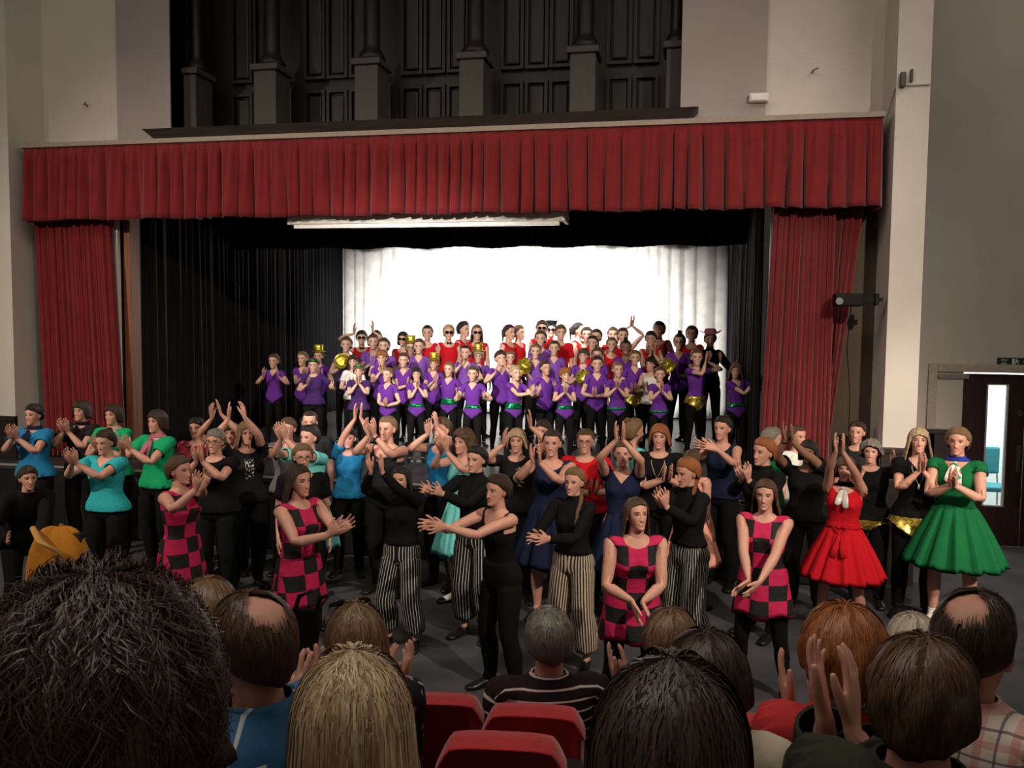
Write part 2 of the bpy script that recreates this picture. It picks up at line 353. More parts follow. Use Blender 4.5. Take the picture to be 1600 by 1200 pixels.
# ------------------------------------------------------------------ the hall
def plaster(name, col, var=.10):
    g = NT(name); o = g.obj(); f = g.noise(o, 1.3, 5); f2 = g.noise(o, 60, 2)
    c = g.mix(g.ss(f, .3, .75), tuple(k*(1-var) for k in col), col); g.bump(f2, .12, .01); return g.fin(c, .75, 0, .2)
def wood(name, col, sc_=(1, 1, 12), rough=.5):
    g = NT(name); o = g.scalev(g.obj(), (1/sc_[0]*8, 8, 8/sc_[2])); f = g.noise(o, 3, 6, .65)
    c = g.mix(g.ss(f, .3, .7), tuple(k*.55 for k in col), col); g.bump(f, .15, .01); return g.fin(c, rough, 0, .35)
M_CREAM = plaster('cream_plaster', (.62, .58, .53)); M_SHADOWBAND = plaster('shadow_band_plaster', (.36, .32, .31)); M_GREYW = plaster('grey_plaster', (.42, .39, .36))
M_DARKW = wood('dark_oak', (.010, .008, .007)); M_LEDGE = wood('ledge_oak', (.040, .030, .025), (12, 1, 1)); M_JAMB = wood('jamb_wood', (.25, .085, .035)); M_DOOR = wood('door_wood', (.030, .012, .009), (1, 1, 12), .35)
M_BROWN = plaster('brown_wall', (.10, .075, .055)); M_WAIN = wood('wainscot', (.022, .014, .011), (12, 1, 1)); M_WHITE = plain('white_paint', (.75, .72, .66), .5, var=.05); M_BLACKP = plain('black_plastic', (.006, .006, .006), .6, spec=.15)
M_STAGE = plain('stage_floor', (.045, .045, .05), .42, var=.35, scale=3); M_METAL = plain('brushed_steel', (.45, .44, .42), .3, .9); M_PANEL = plain('apron_black', (.010, .010, .011), .5)
g = NT('hall_carpet'); o = g.obj(); f = g.noise(o, 2.2, 5); f2 = g.noise(o, 160, 2); c = g.mix(g.ss(f, .3, .7), (.045, .046, .052), (.075, .076, .084)); g.bump(f2, .5, .004); M_FLOOR = g.fin(c, .9, 0, .15)

YF, YB = -.07, .55
s_ = lambda *a, **k: struct(boxo(*a, **k))
s_('floor', -12, 8, -9.9, 2.2, -.12, 0, M_FLOOR)
s_('ceiling', -12, 8, -10.4, 2.2, 9.6, 9.8, M_CREAM)
s_('trim_1', -8.72, -8.295, YF, YB+.1, 0, 9.6, M_CREAM)           # left pilaster
s_('trim_2', 1.97, 2.286, YF, 1.98, 0, 9.6, M_CREAM)              # right pilaster
s_('wall_left', -12, -8.72, .15, .35, 0, 9.6, M_CREAM)
# wall above and beside the stage opening
s_('wall_front', -8.295, -7.18, YB, YB+.3, 4.0, 9.6, M_CREAM); s_('wall_front_right', .766, 1.97, YB, YB+.3, 4.0, 9.6, M_CREAM)
s_('trim_3', -7.18, -6.43, YB-.05, YB+.3, 4.62, 9.6, M_SHADOWBAND); s_('trim_4', -.145, .766, YB-.05, YB+.3, 4.62, 9.6, M_SHADOWBAND)  # added panels; their darker colour stands in for shadow bands on the wall
s_('trim_5', -7.18, .766, YB-.02, YB+.3, 4.0, 4.98, M_CREAM)
s_('trim_6', -8.295, -7.12, YB, YB+.15, .0, 4.0, M_BROWN); s_('trim_7', .90, 1.97, YB, YB+.15, .0, 4.0, M_BROWN)
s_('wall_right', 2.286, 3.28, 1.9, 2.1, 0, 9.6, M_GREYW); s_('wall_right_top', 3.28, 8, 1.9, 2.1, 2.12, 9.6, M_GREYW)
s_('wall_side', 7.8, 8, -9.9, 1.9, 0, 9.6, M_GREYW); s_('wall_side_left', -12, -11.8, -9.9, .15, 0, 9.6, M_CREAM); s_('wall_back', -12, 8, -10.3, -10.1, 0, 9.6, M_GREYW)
for n, (a, b, y) in enumerate(((-11.9, -8.72, .15), (-8.74, -8.28, YF), (1.955, 2.30, YF), (2.30, 3.26, 1.9))):
    bm = bmesh.new(); box(bm, a, b, y-.03, y+.02, 0, 1.38, .005); box(bm, a, b, y-.045, y+.02, 1.36, 1.42, .008); struct(from_bm('trim_%d' % (8+n), bm, M_WAIN))
bm = bmesh.new(); box(bm, 2.27, 2.31, YF-.02, 1.9, 0, 1.42); struct(from_bm('trim_12', bm, M_WAIN))
# the organ loft above the stage: dark panelled case in a recess
oc = thing('organ_case', 'dark oak panelled organ case in the recess above the stage, with column pedestals', 'organ case', (-3.29, 1.6, 4.98))
bm = bmesh.new(); box(bm, -6.6, .02, 1.55, 1.7, 4.95, 9.5)
box(bm, -6.46, -6.43, YB-.03, 1.6, 4.95, 9.5); box(bm, -.15, -.12, YB-.03, 1.6, 4.95, 9.5); box(bm, -6.46, -.12, YB, 1.6, 4.93, 4.98); p = from_bm('case_back', bm, M_DARKW, oc); p.matrix_parent_inverse = oc.matrix_world.inverted()
def reparent(o, e): o.parent = e; o.location = Vector(o.location)-Vector(e.location) if False else o.location; o.matrix_parent_inverse = Matrix.Translation(-Vector(e.location))
def child(name, bm, mat, e, smooth=False, label=None):
    o = from_bm(name, bm, mat, None, smooth); o.parent = e; o.matrix_parent_inverse = Matrix.Translation(-Vector(e.location))
    if label: o['label'] = label
    return o
reparent(p, oc)
M_PED = plain('stone_grey', (.060, .053, .048), .7); M_BAR = wood('case_moulding', (.014, .011, .010))
xs = (-6.36, -5.30, -3.95, -2.62, -1.28, -.22)
for i, x in enumerate(xs):
    bm = bmesh.new(); w = .15 if i not in (0, 5) else .10
    box(bm, x-w-.04, x+w+.04, .75, 1.25, 4.98, 5.08, .01); box(bm, x-w, x+w, .80, 1.20, 5.08, 5.80, .01); box(bm, x-w-.04, x+w+.04, .76, 1.24, 5.80, 5.88, .02); child('pedestal', bm, M_PED, oc)
    bm = bmesh.new(); lathe(bm, [(w, 5.88), (w+.03, 5.92), (w+.01, 5.97), (w*.75, 6.03), (w*.68, 6.08), (w*.66, 9.4)], 16, x, 1.0); child('column', bm, M_BAR, oc, True)
for a, b in zip(xs, xs[1:]):
    bm = bmesh.new(); n = 3 if b-a > 1.1 else 2; a2, b2 = a+.2, b-.2; wd_ = (b2-a2)/n
    for k in range(n):
        x0 = a2+k*wd_
        for z0, z1 in ((5.05, 5.72), (5.86, 7.2), (7.3, 9.2)):
            pn = bmesh.new(); box(pn, x0+.07, x0+wd_-.07, 1.50, 1.56, z0+.07, z1-.07, .02); child('panel', pn, M_BAR, oc)
            box(bm, x0+.01, x0+.05, 1.48, 1.56, z0, z1); box(bm, x0+wd_-.05, x0+wd_-.01, 1.48, 1.56, z0, z1); box(bm, x0+.05, x0+wd_-.05, 1.48, 1.56, z0, z0+.04); box(bm, x0+.05, x0+wd_-.05, 1.48, 1.56, z1-.04, z1)
    child('moulding', bm, M_DARKW, oc)
bm = bmesh.new(); vs_ = box(bm, -6.62, .05, .18, 1.0, 4.86, 4.98)
for v in vs_:
    if v.co.z < 4.9: v.co.x += .22*(1 if v.co.x < -3 else -1)*.6; v.co.y += .08
for v in vs_:
    if v.co.y > .9: v.co.y = YB-.06
tag(from_bm('ledge_board', bm, M_LEDGE), 'long dark oak ledge along the foot of the organ case, just above the red pelmet', 'ledge')
# ---- curtains
def drape(name, x0, x1, zt, zb, y, n, amp, seed, mat, label, cat='curtain', taper=None, gather=.35, rows=16, wave=0.0, along='x', flat_top=0.0, res=7, group=None, parent=None, pleat=False):
    rng = np.random.RandomState(seed); c = n*res; u = np.linspace(0, 1, c+1); P = np.zeros((rows+1, c+1, 3))
    jit = np.interp(u, np.linspace(0, 1, n+1), np.cumsum(rng.uniform(.55, 1.45, n+1))); jit = (jit-jit[0])/(jit[-1]-jit[0])*n
    aa = np.interp(u, np.linspace(0, 1, n+1), rng.uniform(.45, 1.15, n+1))
    for i in range(rows+1):
        t = i/rows; ph = jit*2*PI+.35*t*np.sin(u*n*.7+seed)
        sh = np.sign(np.sin(ph))*np.abs(np.sin(ph))**.8
        if pleat: sh = 1-2*np.abs(np.sin(ph/2))**.55
        fine = .30*np.sin(ph*2.6+1.3)*(1-t)
        d = amp*(gather+(1-gather)*t**.7)*(sh*aa+fine)*(1 if t > flat_top else .25)
        xx = x0+(x1-x0)*(u+.25/n*np.cos(ph)*t*.5)
        if taper: k0, k1 = taper(t); xx = k0+(k1-k0)*u
        zz = zt+(zb-zt)*t+wave*t*np.sin(u*n*1.1+seed)*.5
        P[i] = np.stack([xx, y+d, zz], -1) if along == 'x' else np.stack([y+d, xx, zz], -1)
    me = grid_mesh(name, P); o = mk(name, me, mat, parent); sd = o.modifiers.new('thickness', 'SOLIDIFY'); sd.thickness = .006
    if label: tag(o, label, cat, group)
    return o
def velvet(name, col, sheen=.25):
    g = NT(name); f = g.noise(g.obj(), 5, 4); f2 = g.noise(g.obj(), 90, 2); c = g.mix(g.ss(f, .3, .7), tuple(k*.82 for k in col), col); g.bump(f2, .2, .006); return g.fin(c, .8, 0, .15, sheen)
M_RED = velvet('red_velvet', (.175, .011, .013)); M_BLACKV = velvet('black_velvet', (.0085, .009, .011), .05); M_CYC = velvet('white_cyclorama', (.78, .77, .74), 0)
pel = thing('pelmet', 'red pleated velvet pelmet hanging the whole width of the stage front', 'pelmet', (-3.15, 0, 3.86))
def childm(o, e): o.parent = e; o.matrix_parent_inverse = Matrix.Translation(-Vector(e.location)); return o
childm(drape('valance', -8.17, 1.87, 4.76, 3.865, .03, 56, .10, 3, M_RED, None, rows=14, wave=.02, flat_top=.09, gather=.30, res=14, pleat=True), pel)
childm(drape('return', .05, .52, 4.76, 3.865, 1.875, 5, .03, 4, M_RED, None, rows=8, along='y'), pel); childm(drape('return', .05, .52, 4.76, 3.865, -8.175, 5, .03, 5, M_RED, None, rows=8, along='y'), pel)
bm = bmesh.new(); box(bm, -8.2, 1.89, -.01, .54, 4.76, 4.815, .004); child('pelmet_board', bm, plain('pelmet_board', (.30, .25, .20), .6), pel, label='plain grey-brown board along the top edge')
drape('stage_curtain', -8.2, -7.0, 4.1, .90, .22, 15, .065, 11, M_RED, 'drawn-back red velvet curtain at the stage side by the left pilaster', 'curtain', taper=lambda t: (-8.2+.08*t, -7.12+.16*t), group='red house curtains', gather=.6, pleat=True, res=12)
drape('stage_curtain', .87, 1.75, 4.1, .90, .22, 13, .065, 12, M_RED, 'drawn-back red velvet curtain beside the wall-mounted black speaker', 'curtain', taper=lambda t: (.87-.10*t, 1.48+.02*t), group='red house curtains', gather=.6, pleat=True, res=12)
drape('curtain_edge', 1.4, 1.8, 4.1, 1.5, .34, 5, .05, 13, velvet('red_velvet_dark', (.16, .010, .012)), 'loose darker red curtain edge tapering down to the black speaker', 'curtain', taper=lambda t: (1.42, 1.80-.28*t), gather=.6)
drape('side_masking', .62, 7.45, 4.7, .875, -7.05, 46, .06, 21, M_BLACKV, 'long black masking curtain down the stage side beyond the lone child in purple', 'curtain', along='y', res=6, group='black stage masking')
drape('side_masking', .92, 7.45, 4.7, .875, .80, 40, .06, 22, M_BLACKV, 'long black masking curtain down the stage side beside the pink cowboy hat', 'curtain', along='y', res=6, group='black stage masking')
drape('border_curtain', -7.1, .9, 4.9, 3.78, 3.1, 44, .04, 23, M_BLACKV, 'black border curtain hung across the stage just above the white cyclorama', 'curtain', wave=.03, res=6, group='black stage masking')
drape('cyclorama', -7.1, .72, 4.9, .90, 7.42, 30, .05, 24, M_CYC, 'tall white cyclorama cloth glowing at the back of the stage', 'backdrop', res=8, gather=.8)
drape('border_curtain', -7.1, .9, 5.0, 4.20, 6.6, 40, .05, 25, M_BLACKV, 'black border curtain deep in the stage close to the white cyclorama', 'curtain', wave=.09, res=6, group='black stage masking')
# screen roller case just under the pelmet
SX0, SX1, SY = on_plane(457, 350, 1, .22)[0], on_plane(880, 342, 1, .22)[0], .22
sh = thing('projection_screen', 'white roller case of a projection screen tucked under the pelmet', 'screen', (SX0, SY, 3.78))
bm = bmesh.new(); box(bm, SX0, SX1, SY-.06, SY+.06, 3.79, 3.90, .015); child('roller_case', bm, M_WHITE, sh)
bm = bmesh.new(); box(bm, SX0+.04, SX1-.04, SY-.05, SY+.01, 3.745, 3.79, .006); child('bottom_bar', bm, plain('screen_bar', (.85, .85, .83), .3), sh)
for x in (SX0-.02, SX1):
    bm = bmesh.new(); box(bm, x-.012, x+.025, SY-.07, SY+.30, 3.79, 3.94, .004); child('end_bracket', bm, M_WHITE, sh)
# stage opening frame
bm = bmesh.new(); box(bm, -7.06, -6.965, .40, .60, .87, 4.1, .005); struct(from_bm('trim_13', bm, M_JAMB))
bm = bmesh.new(); box(bm, -7.125, -7.07, .30, .36, 1.6, 4.1, .004); struct(from_bm('trim_14', bm, M_WHITE))
bm = bmesh.new(); box(bm, .845, .865, .38, .42, .9, 4.1); struct(from_bm('trim_15', bm, M_WHITE))
# ---- stage
st = thing('stage', 'raised black stage with a grey painted floor and a thin pale front edge', 'stage', (-3.15, -.35, 0)); st['kind'] = 'structure'
bm = bmesh.new(); box(bm, -8.25, 1.95, -.35, .4, .80, .87); box(bm, -7.4, 1.2, .4, 7.9, .80, .87); box(bm, -12, -8.25, -.35, .14, .80, .87); child('stage_floor', bm, M_STAGE, st)
bm = bmesh.new(); box(bm, -12, 1.95, -.365, -.35, .842, .868, .002); child('edge_strip', bm, plain('edge_strip', (.30, .30, .30), .4), st)
k = 0
for i in range(14):
    x = -12+i; bm = bmesh.new(); box(bm, x+.01, min(x+.99, 1.95), -.33, -.30, .02, .80, .006); child('apron_panel', bm, M_PANEL, st)
for px in (642, 657):
    q = on_plane(px, 722, 2, .87); bm = bmesh.new(); box(bm, q[0]-.045, q[0]+.045, q[1]-.04, q[1]+.04, .87, .90, .008); box(bm, q[0]-.02, q[0]+.02, q[1]-.048, q[1]-.036, .875, .895)
    tag(from_bm('floor_socket', bm, plain('socket_grey', (.10, .10, .10), .4)), 'small grey socket box on the stage floor, %s of the pair' % ('nearer the bald man' if px == 642 else 'nearer the raised bare arm'), 'socket', 'floor sockets')
# ---- small wall fittings
sp = thing('speaker', 'small black speaker on a wall bracket beside the drawn red curtain', 'speaker', tuple(on_plane(1330, 468, 1, -.05)))
q = sp.location
bm = bmesh.new(); box(bm, q.x-.17, q.x+.10, q.y-.10, q.y+.10, q.z-.07, q.z+.06, .015); child('speaker_case', bm, M_BLACKP, sp)
bm = bmesh.new(); box(bm, q.x+.08, q.x+.30, q.y-.02, q.y+.02, q.z-.02, q.z+.02); box(bm, q.x+.22, q.x+.26, q.y-.05, q.y+.05, q.z-.06, q.z+.06, .004); child('bracket', bm, M_BLACKP, sp)
bm = bmesh.new(); lathe(bm, [(.0, 0), (.03, 0), (.036, .012), (.0, .012)], 16); 
for v in bm.verts: v.co = Vector((q.x-.13+v.co.x, q.y-.10-v.co.z, q.z-.02+v.co.y))
child('lens', bm, plain('grey_ring', (.2, .2, .2), .3), sp)
bm = bmesh.new(); tube(bm, [(q.x, q.y, q.z-.06, .006, .006), (q.x-.02, q.y+.02, q.z-.5, .005, .005), (q.x+.03, q.y+.05, q.z-1.0, .005, .005), (q.x+.04, q.y+.10, q.z-2.1, .005, .005)], 5); child('cable', bm, M_BLACKP, sp)
q = on_plane(1186, 157, 1, YB); em = thing('emergency_light', 'small white box light on the wall above the pelmet', 'wall light', tuple(q))
bm = bmesh.new(); box(bm, q[0]-.11, q[0]+.09, q[1]-.13, q[1], q[2]-.04, q[2]+.05, .01); child('housing', bm, M_WHITE, em)
bm = bmesh.new(); box(bm, q[0]-.09, q[0]+.07, q[1]-.142, q[1]-.13, q[2]-.03, q[2]+.04, .004); child('diffuser', bm, plain('frosted', (.8, .8, .78), .3), em)
q = on_plane(1411, 126, 1, YF); sn = thing('wall_sensor', 'little dark sensor clipped to a cable on the right pilaster', 'sensor', tuple(q))
bm = bmesh.new(); box(bm, q[0]-.035, q[0]+.015, q[1]-.07, q[1], q[2]-.07, q[2]+.07, .01); box(bm, q[0]+.06, q[0]+.085, q[1]-.04, q[1], q[2]-.02, q[2]+.10, .006); child('sensor_body', bm, plain('sensor_dark', (.06, .055, .05), .5), sn)
bm = bmesh.new(); tube(bm, [(1.975, .45, q[2]-.36, .008, .008), (1.965, -.06, q[2]-.06, .008, .008), (2.05, YF-.012, q[2]-.05, .008, .008), (2.28, YF-.012, q[2]-.05, .008, .008)], 6); child('cable', bm, plain('cable_cream', (.5, .46, .38), .6), sn)
for (px, py, lab) in ((139, 165, 'small metal hook on the plaster left of the organ case'), (1272, 113, 'small metal hook on the plaster right of the organ case')):
    q = on_plane(px, py, 1, YB); bm = bmesh.new(); tube(bm, [(q[0]-.02, q[1], q[2], .010, .010), (q[0]-.02, q[1]-.07, q[2], .009, .009), (q[0]+.03, q[1]-.09, q[2]+.02, .008, .008)], 7); tag(from_bm('wall_hook', bm, plain('hook_metal', (.15, .13, .11), .5), None, True), lab, 'hook', 'wall hooks')
# ---- double doors on the right
YD = 1.9
def slabpx(x): return on_plane(x, 700, 1, YD)[0]
xa, xb = slabpx(1459), slabpx(1459)+2.02; xm = (xa+xb)/2
bm = bmesh.new(); box(bm, xa-.10, xa, YD-.03, YD+.15, 0, 2.22, .006); box(bm, xb, xb+.10, YD-.03, YD+.15, 0, 2.22, .006); box(bm, xa, xb, YD-.03, YD+.15, 2.12, 2.22, .006); struct(from_bm('door_frame', bm, plain('frame_grey', (.33, .29, .24), .5)))
s_('wall_right_end', xb+.1, 8, 1.9, 2.1, 0, 2.12, M_GREYW)
for n, (a, b, sgn) in enumerate(((xa, xm-.004, 1), (xm+.004, xb, -1))):
    d = thing('door_%d' % (n+1), 'dark brown hall door with a tall glazed slit, %s' % ('hinged nearest the white column' if n == 0 else 'its leaf cut by the picture edge'), 'door', (a, YD+.05, 0)); d['kind'] = 'structure'
    ga, gb = (b-.42, b-.20) if n == 0 else (a+.17, a+.39)
    bm = bmesh.new(); y0, y1 = YD+.03, YD+.075
    box(bm, a, ga, y0, y1, .01, 2.10, .003); box(bm, gb, b, y0, y1, .01, 2.10, .003); box(bm, ga, gb, y0, y1, .01, .50); box(bm, ga, gb, y0, y1, 1.97, 2.10); child('leaf', bm, M_DOOR, d)
    bm = bmesh.new(); box(bm, ga, gb, y0+.02, y0+.026, .50, 1.97)
    gm = NT('door_glass_%d' % n); gm.b.inputs['Transmission Weight'].default_value = 1; gm.b.inputs['IOR'].default_value = 1.1; child('pane', bm, gm.fin((.9, .95, .93), .02), d)
    bm = bmesh.new()
    for (u0, u1, w0, w1) in ((ga-.012, ga+.006, .49, 1.98), (gb-.006, gb+.012, .49, 1.98), (ga, gb, .488, .504), (ga, gb, 1.966, 1.982)): box(bm, u0, u1, y0-.006, y1, w0, w1)
    child('glazing_bead', bm, plain('bead_pale', (.35, .34, .32), .4), d)
    bm = bmesh.new(); hx = b-.075 if n == 0 else a+.035; box(bm, hx, hx+.045, y0-.01, y0, .92, 1.25, .003); child('push_plate', bm, plain('plate_dull', (.09, .08, .07), .35, .6), d)
    bm = bmesh.new(); lathe(bm, [(0, 0), (.036, 0), (.036, .008), (.028, .009), (.028, .004), (0, .004)], 20)
    for v in bm.verts: v.co = Vector((hx+.02+v.co.x, y0-v.co.z, 1.64+v.co.y))
    child('round_plate', bm, plain('plate_dull', (.09, .08, .07)), d)
    bm = bmesh.new(); box(bm, (a+.01 if n == 0 else b-.37), (a+.36 if n == 0 else b-.01), y0-.05, y0, 2.035, 2.095, .006); child('door_closer', bm, plain('closer', (.22, .19, .16), .4, .3), d)
# bright lobby behind the doors
s_('wall_lobby', 2.5, 8, 4.4, 4.5, 0, 3, plaster('lobby_white', (.8, .84, .84))); s_('floor_lobby', 2.3, 8, 2.1, 4.5, -.1, 0, plain('lobby_floor', (.25, .24, .23), .3)); s_('ceiling_lobby', 2.3, 8, 2.1, 4.5, 2.8, 2.9, M_WHITE); s_('wall_lobby_side', 2.3, 2.4, 2.1, 4.5, 0, 3, M_WHITE)
light('lobby_lamp', 'AREA', (4.6, 3.2, 2.75), (4.6, 3.3, 0), 150, (.93, 1, 1), shape='RECTANGLE', size=2.6, size_y=1.0)
def lobby_chair(px, lab):
    q = on_plane(px, 690, 1, 3.5); x, y = q[0], q[1]; e = thing('lobby_chair', lab, 'chair', (x, y, 0)); m = plain('chair_teal', (.04, .22, .26), .6)
    bm = bmesh.new(); box(bm, x-.23, x+.23, y-.22, y+.22, .43, .50, .02); child('seat', bm, m, e)
    bm = bmesh.new(); box(bm, x-.22, x+.22, y+.20, y+.26, .62, 1.0, .03); child('backrest', bm, m, e)
    for u in (-1, 1):
        for v in (-1, 1): bm = bmesh.new(); tube(bm, [(x+u*.21, y+v*.2, 0, .012, .012), (x+u*.2, y+v*.2, .45, .012, .012)] + ([(x+u*.18, y+.23, .85, .012, .012)] if v > 0 else []), 6); child('leg', bm, M_METAL, e)
lobby_chair(1545, 'teal lobby chair seen through the first door slit'); lobby_chair(1612, 'teal lobby chair at the picture edge seen through the second door slit')
# fire exit sign above the door
q = on_plane(1587, 565, 1, YD); es = thing('exit_sign', 'dark green fire exit sign over the double doors, with running man and arrow', 'sign', (q[0], YD, q[2]))
W_ = .205; bm = bmesh.new(); box(bm, q[0]-W_, q[0]+W_, YD-.02, YD-.002, q[2]-.046, q[2]+.046, .003); child('sign_board', bm, plain('sign_green', (.008, .022, .014), .4), es)
M_SW = plain('sign_white', (.55, .58, .5), .5)
def text(name, s, loc, size, mat, e, rotz=0, align='CENTER', ext=.001):
    c = bpy.data.curves.new(name, 'FONT'); c.body = s; c.size = size; c.extrude = ext; c.align_x = align; c.align_y = 'CENTER'
    o = bpy.data.objects.new(name, c); COL.objects.link(o); o.rotation_euler = (PI/2, 0, rotz); o.location = loc; c.materials.append(mat)
    bpy.context.view_layer.update(); me = bpy.data.meshes.new_from_object(o.evaluated_get(bpy.context.evaluated_depsgraph_get())); M = o.matrix_world.copy(); bpy.data.objects.remove(o)
    o = mk(name, me, None, e, False); me.transform(M); o.matrix_parent_inverse = Matrix.Translation(-Vector(e.location)); return o
text('lettering', 'Fire', (q[0]-.135, YD-.022, q[2]+.018), .042, M_SW, es); text('lettering', 'exit', (q[0]-.135, YD-.022, q[2]-.020), .042, M_SW, es)
bm = bmesh.new(); x, z = q[0]+.0, q[2]; y = YD-.022
def quad(pts): bm.faces.new([bm.verts.new((x+a, y, z+b)) for a, b in pts])
quad([(-.045, -.034), (-.020, -.034), (-.020, .034), (-.045, .034)]); quad([(-.008, .022), (.006, .022), (.006, .034), (-.008, .034)]); quad([(-.012, -.006), (.010, -.004), (.012, .018), (-.004, .018)]); quad([(-.016, -.034), (-.008, -.034), (.002, -.006), (-.010, -.006)]); quad([(.004, -.006), (.012, -.006), (.030, -.020), (.022, -.026)]); quad([(.012, .016), (.030, .004), (.026, -.001), (.010, .010)])
child('running_man', bm, M_SW, es)
bm = bmesh.new(); quad([(.095, .032), (.115, .032), (.115, -.006), (.095, -.006)]); quad([(.075, .004), (.105, -.034), (.105, -.012), (.083, .014)]); quad([(.105, -.034), (.135, .004), (.127, .014), (.105, -.012)]); child('arrow', bm, M_SW, es)
# ---- raked seating under the audience
for i in range(5):
    y1 = -5.9-.78*i; s_('floor_step_%d' % (i+1), -7, 6, -10.1, y1, .001, .30+.25*i, M_FLOOR)

# mustard coat thrown over a seat at the side
q = at(92, 822, 6.4); cb = thing('coat', 'mustard yellow coat heaped over a chair back at the left, below the turquoise tee', 'coat', (q[0], q[1], 0))
rng = np.random.RandomState(2); n = 40; P = np.zeros((15, n, 3))
for i in range(15):
    t = i/14; a_ = np.linspace(0, 2*PI, n, endpoint=False); r = .02+.27*math.sin(min(t*1.6, 1)*PI/2)+.03*np.sin(5*a_+3*t)*t+.02*np.sin(11*a_+1)*t
    P[i] = np.stack([q[0]+r*np.cos(a_)*.85, q[1]+r*np.sin(a_)*.5, q[2]+.0-.62*t**1.5+(.05*np.sin(3*a_+2)+.03*np.sin(8*a_))*min(1, t*4)*(1-t*.6)+.03*np.sin(7*a_+9*t)*t], -1)
o = mk('coat_cloth', grid_mesh('coat_cloth', P, closed_u=True, rest=P), cloth('mustard wool', (.42, .17, .02)), cb); o.matrix_parent_inverse = Matrix.Translation(-Vector(cb.location))
bm = bmesh.new(); tube(bm, [(q[0]-.14, q[1]-.10, q[2]+.0, .02, .02), (q[0]-.02, q[1]-.17, q[2]-.07, .035, .02), (q[0]+.10, q[1]-.13, q[2]-.16, .03, .02), (q[0]+.13, q[1]-.14, q[2]-.34, .045, .015)], 10); child('coat_collar', bm, cloth('mustard wool lining', (.50, .27, .08)), cb, True)
M_CH = plain('chair_black', (.015, .013, .012), .5)
bm = bmesh.new(); box(bm, q[0]-.2, q[0]+.2, q[1]-.02, q[1]+.02, .5, q[2]-.04, .01); child('chair_back', bm, M_CH, cb)
bm = bmesh.new(); box(bm, q[0]-.21, q[0]+.21, q[1]-.42, q[1]+.02, .42, .47, .012); child('chair_seat', bm, M_CH, cb)
for u in (-.19, .19):
    for v in (-.40, 0): bm = bmesh.new(); tube(bm, [(q[0]+u, q[1]+v, 0, .014, .014), (q[0]+u, q[1]+v, .44, .014, .014)], 6); child('chair_leg', bm, M_CH, cb)

# folded black chair leaning among the dancers' feet
q = at(488, 925, 4.9); q2 = (q[0], q[1]); fz = q[2]; fc = thing('folded_chair', 'folded black metal chair standing before the checked-tunic woman with long dark hair', 'chair', (q2[0], q2[1], 0))
for u, nm in ((-.11, 'side_frame'), (.02, 'side_frame')):
    bm = bmesh.new(); tube(bm, [(q2[0]+u, q2[1], 0, .014, .014), (q2[0]+u, q2[1], fz-.12, .014, .014), (q2[0]+u+.03, q2[1], fz-.03, .014, .014), (q2[0]+u+.10, q2[1]+.02, fz, .014, .014)], 8); child(nm, bm, M_BLACKP, fc, True)
bm = bmesh.new(); box(bm, q2[0]-.10, q2[0]+.03, q2[1]-.015, q2[1]+.015, fz-.42, fz-.10, .008); child('backrest', bm, M_BLACKP, fc)
bm = bmesh.new(); box(bm, q2[0]-.10, q2[0]+.03, q2[1]+.02, q2[1]+.05, .35, fz-.45, .01); child('seat', bm, M_BLACKP, fc)

# ---- garment patterns (all in rest pose)
HZ = lambda z: ((0, 0, z), (0, 0, 1))
VX = lambda x: [((x, 0, 0), (1, 0, 0)), ((-x, 0, 0), (1, 0, 0))]
def torso(sleeve, hem, neck, half=.075, depth=.10, off=.007, hemv=0.0, grow=0.0, sl_off=0.0, **k):
    ntop = k.pop('ntop', 1.412 if neck != 'turtle' else 1.468)
    pl = VX(sleeve)+[HZ(ntop)]+VX(.097)+([HZ(1.275)] if sleeve < .2 else [])
    pl += [((0, 0, hem), (-hemv, 0, 1)), ((0, 0, hem), (hemv, 0, 1))] if hemv else [HZ(hem)]
    if neck == 'v': pl += neckplanes(half, depth, ntop)
    def keep(c):
        a = abs(c.x)
        if c.z < hem+hemv*a or (a > sleeve and c.z > (1.2 if sleeve > .2 else 1.275)): return False
        if c.z > ntop and a < .097: return False
        if neck == 'v' and vneck(c, half, depth, ntop): return False
        if neck == 'scoop' and ((c.x/half)**2+((c.z-1.43)/(depth if c.y < 0 else .04))**2 < 1): return False
        return True
    if neck == 'scoop':                                    # cut along an ellipse by short planes
        pl.append(((0, 0, 0), (0, 1, 0)))
        for i in range(18):
            th = PI*(i%9+.5)/9; dd = depth if i < 9 else .04; cx, cz = half*math.cos(th), 1.43-dd*math.sin(th)
            pl.append(((cx, 0, cz), (math.cos(th)/half, 0, -math.sin(th)/dd)))
    fo = lambda c: off+grow*_ss(1.16, hem, c.z)*(abs(c.x) < .25)+sl_off*_ss(.2, sleeve, abs(c.x))*(c.z > 1.2)
    return dict(planes=pl, keep=keep, off=fo, **k)
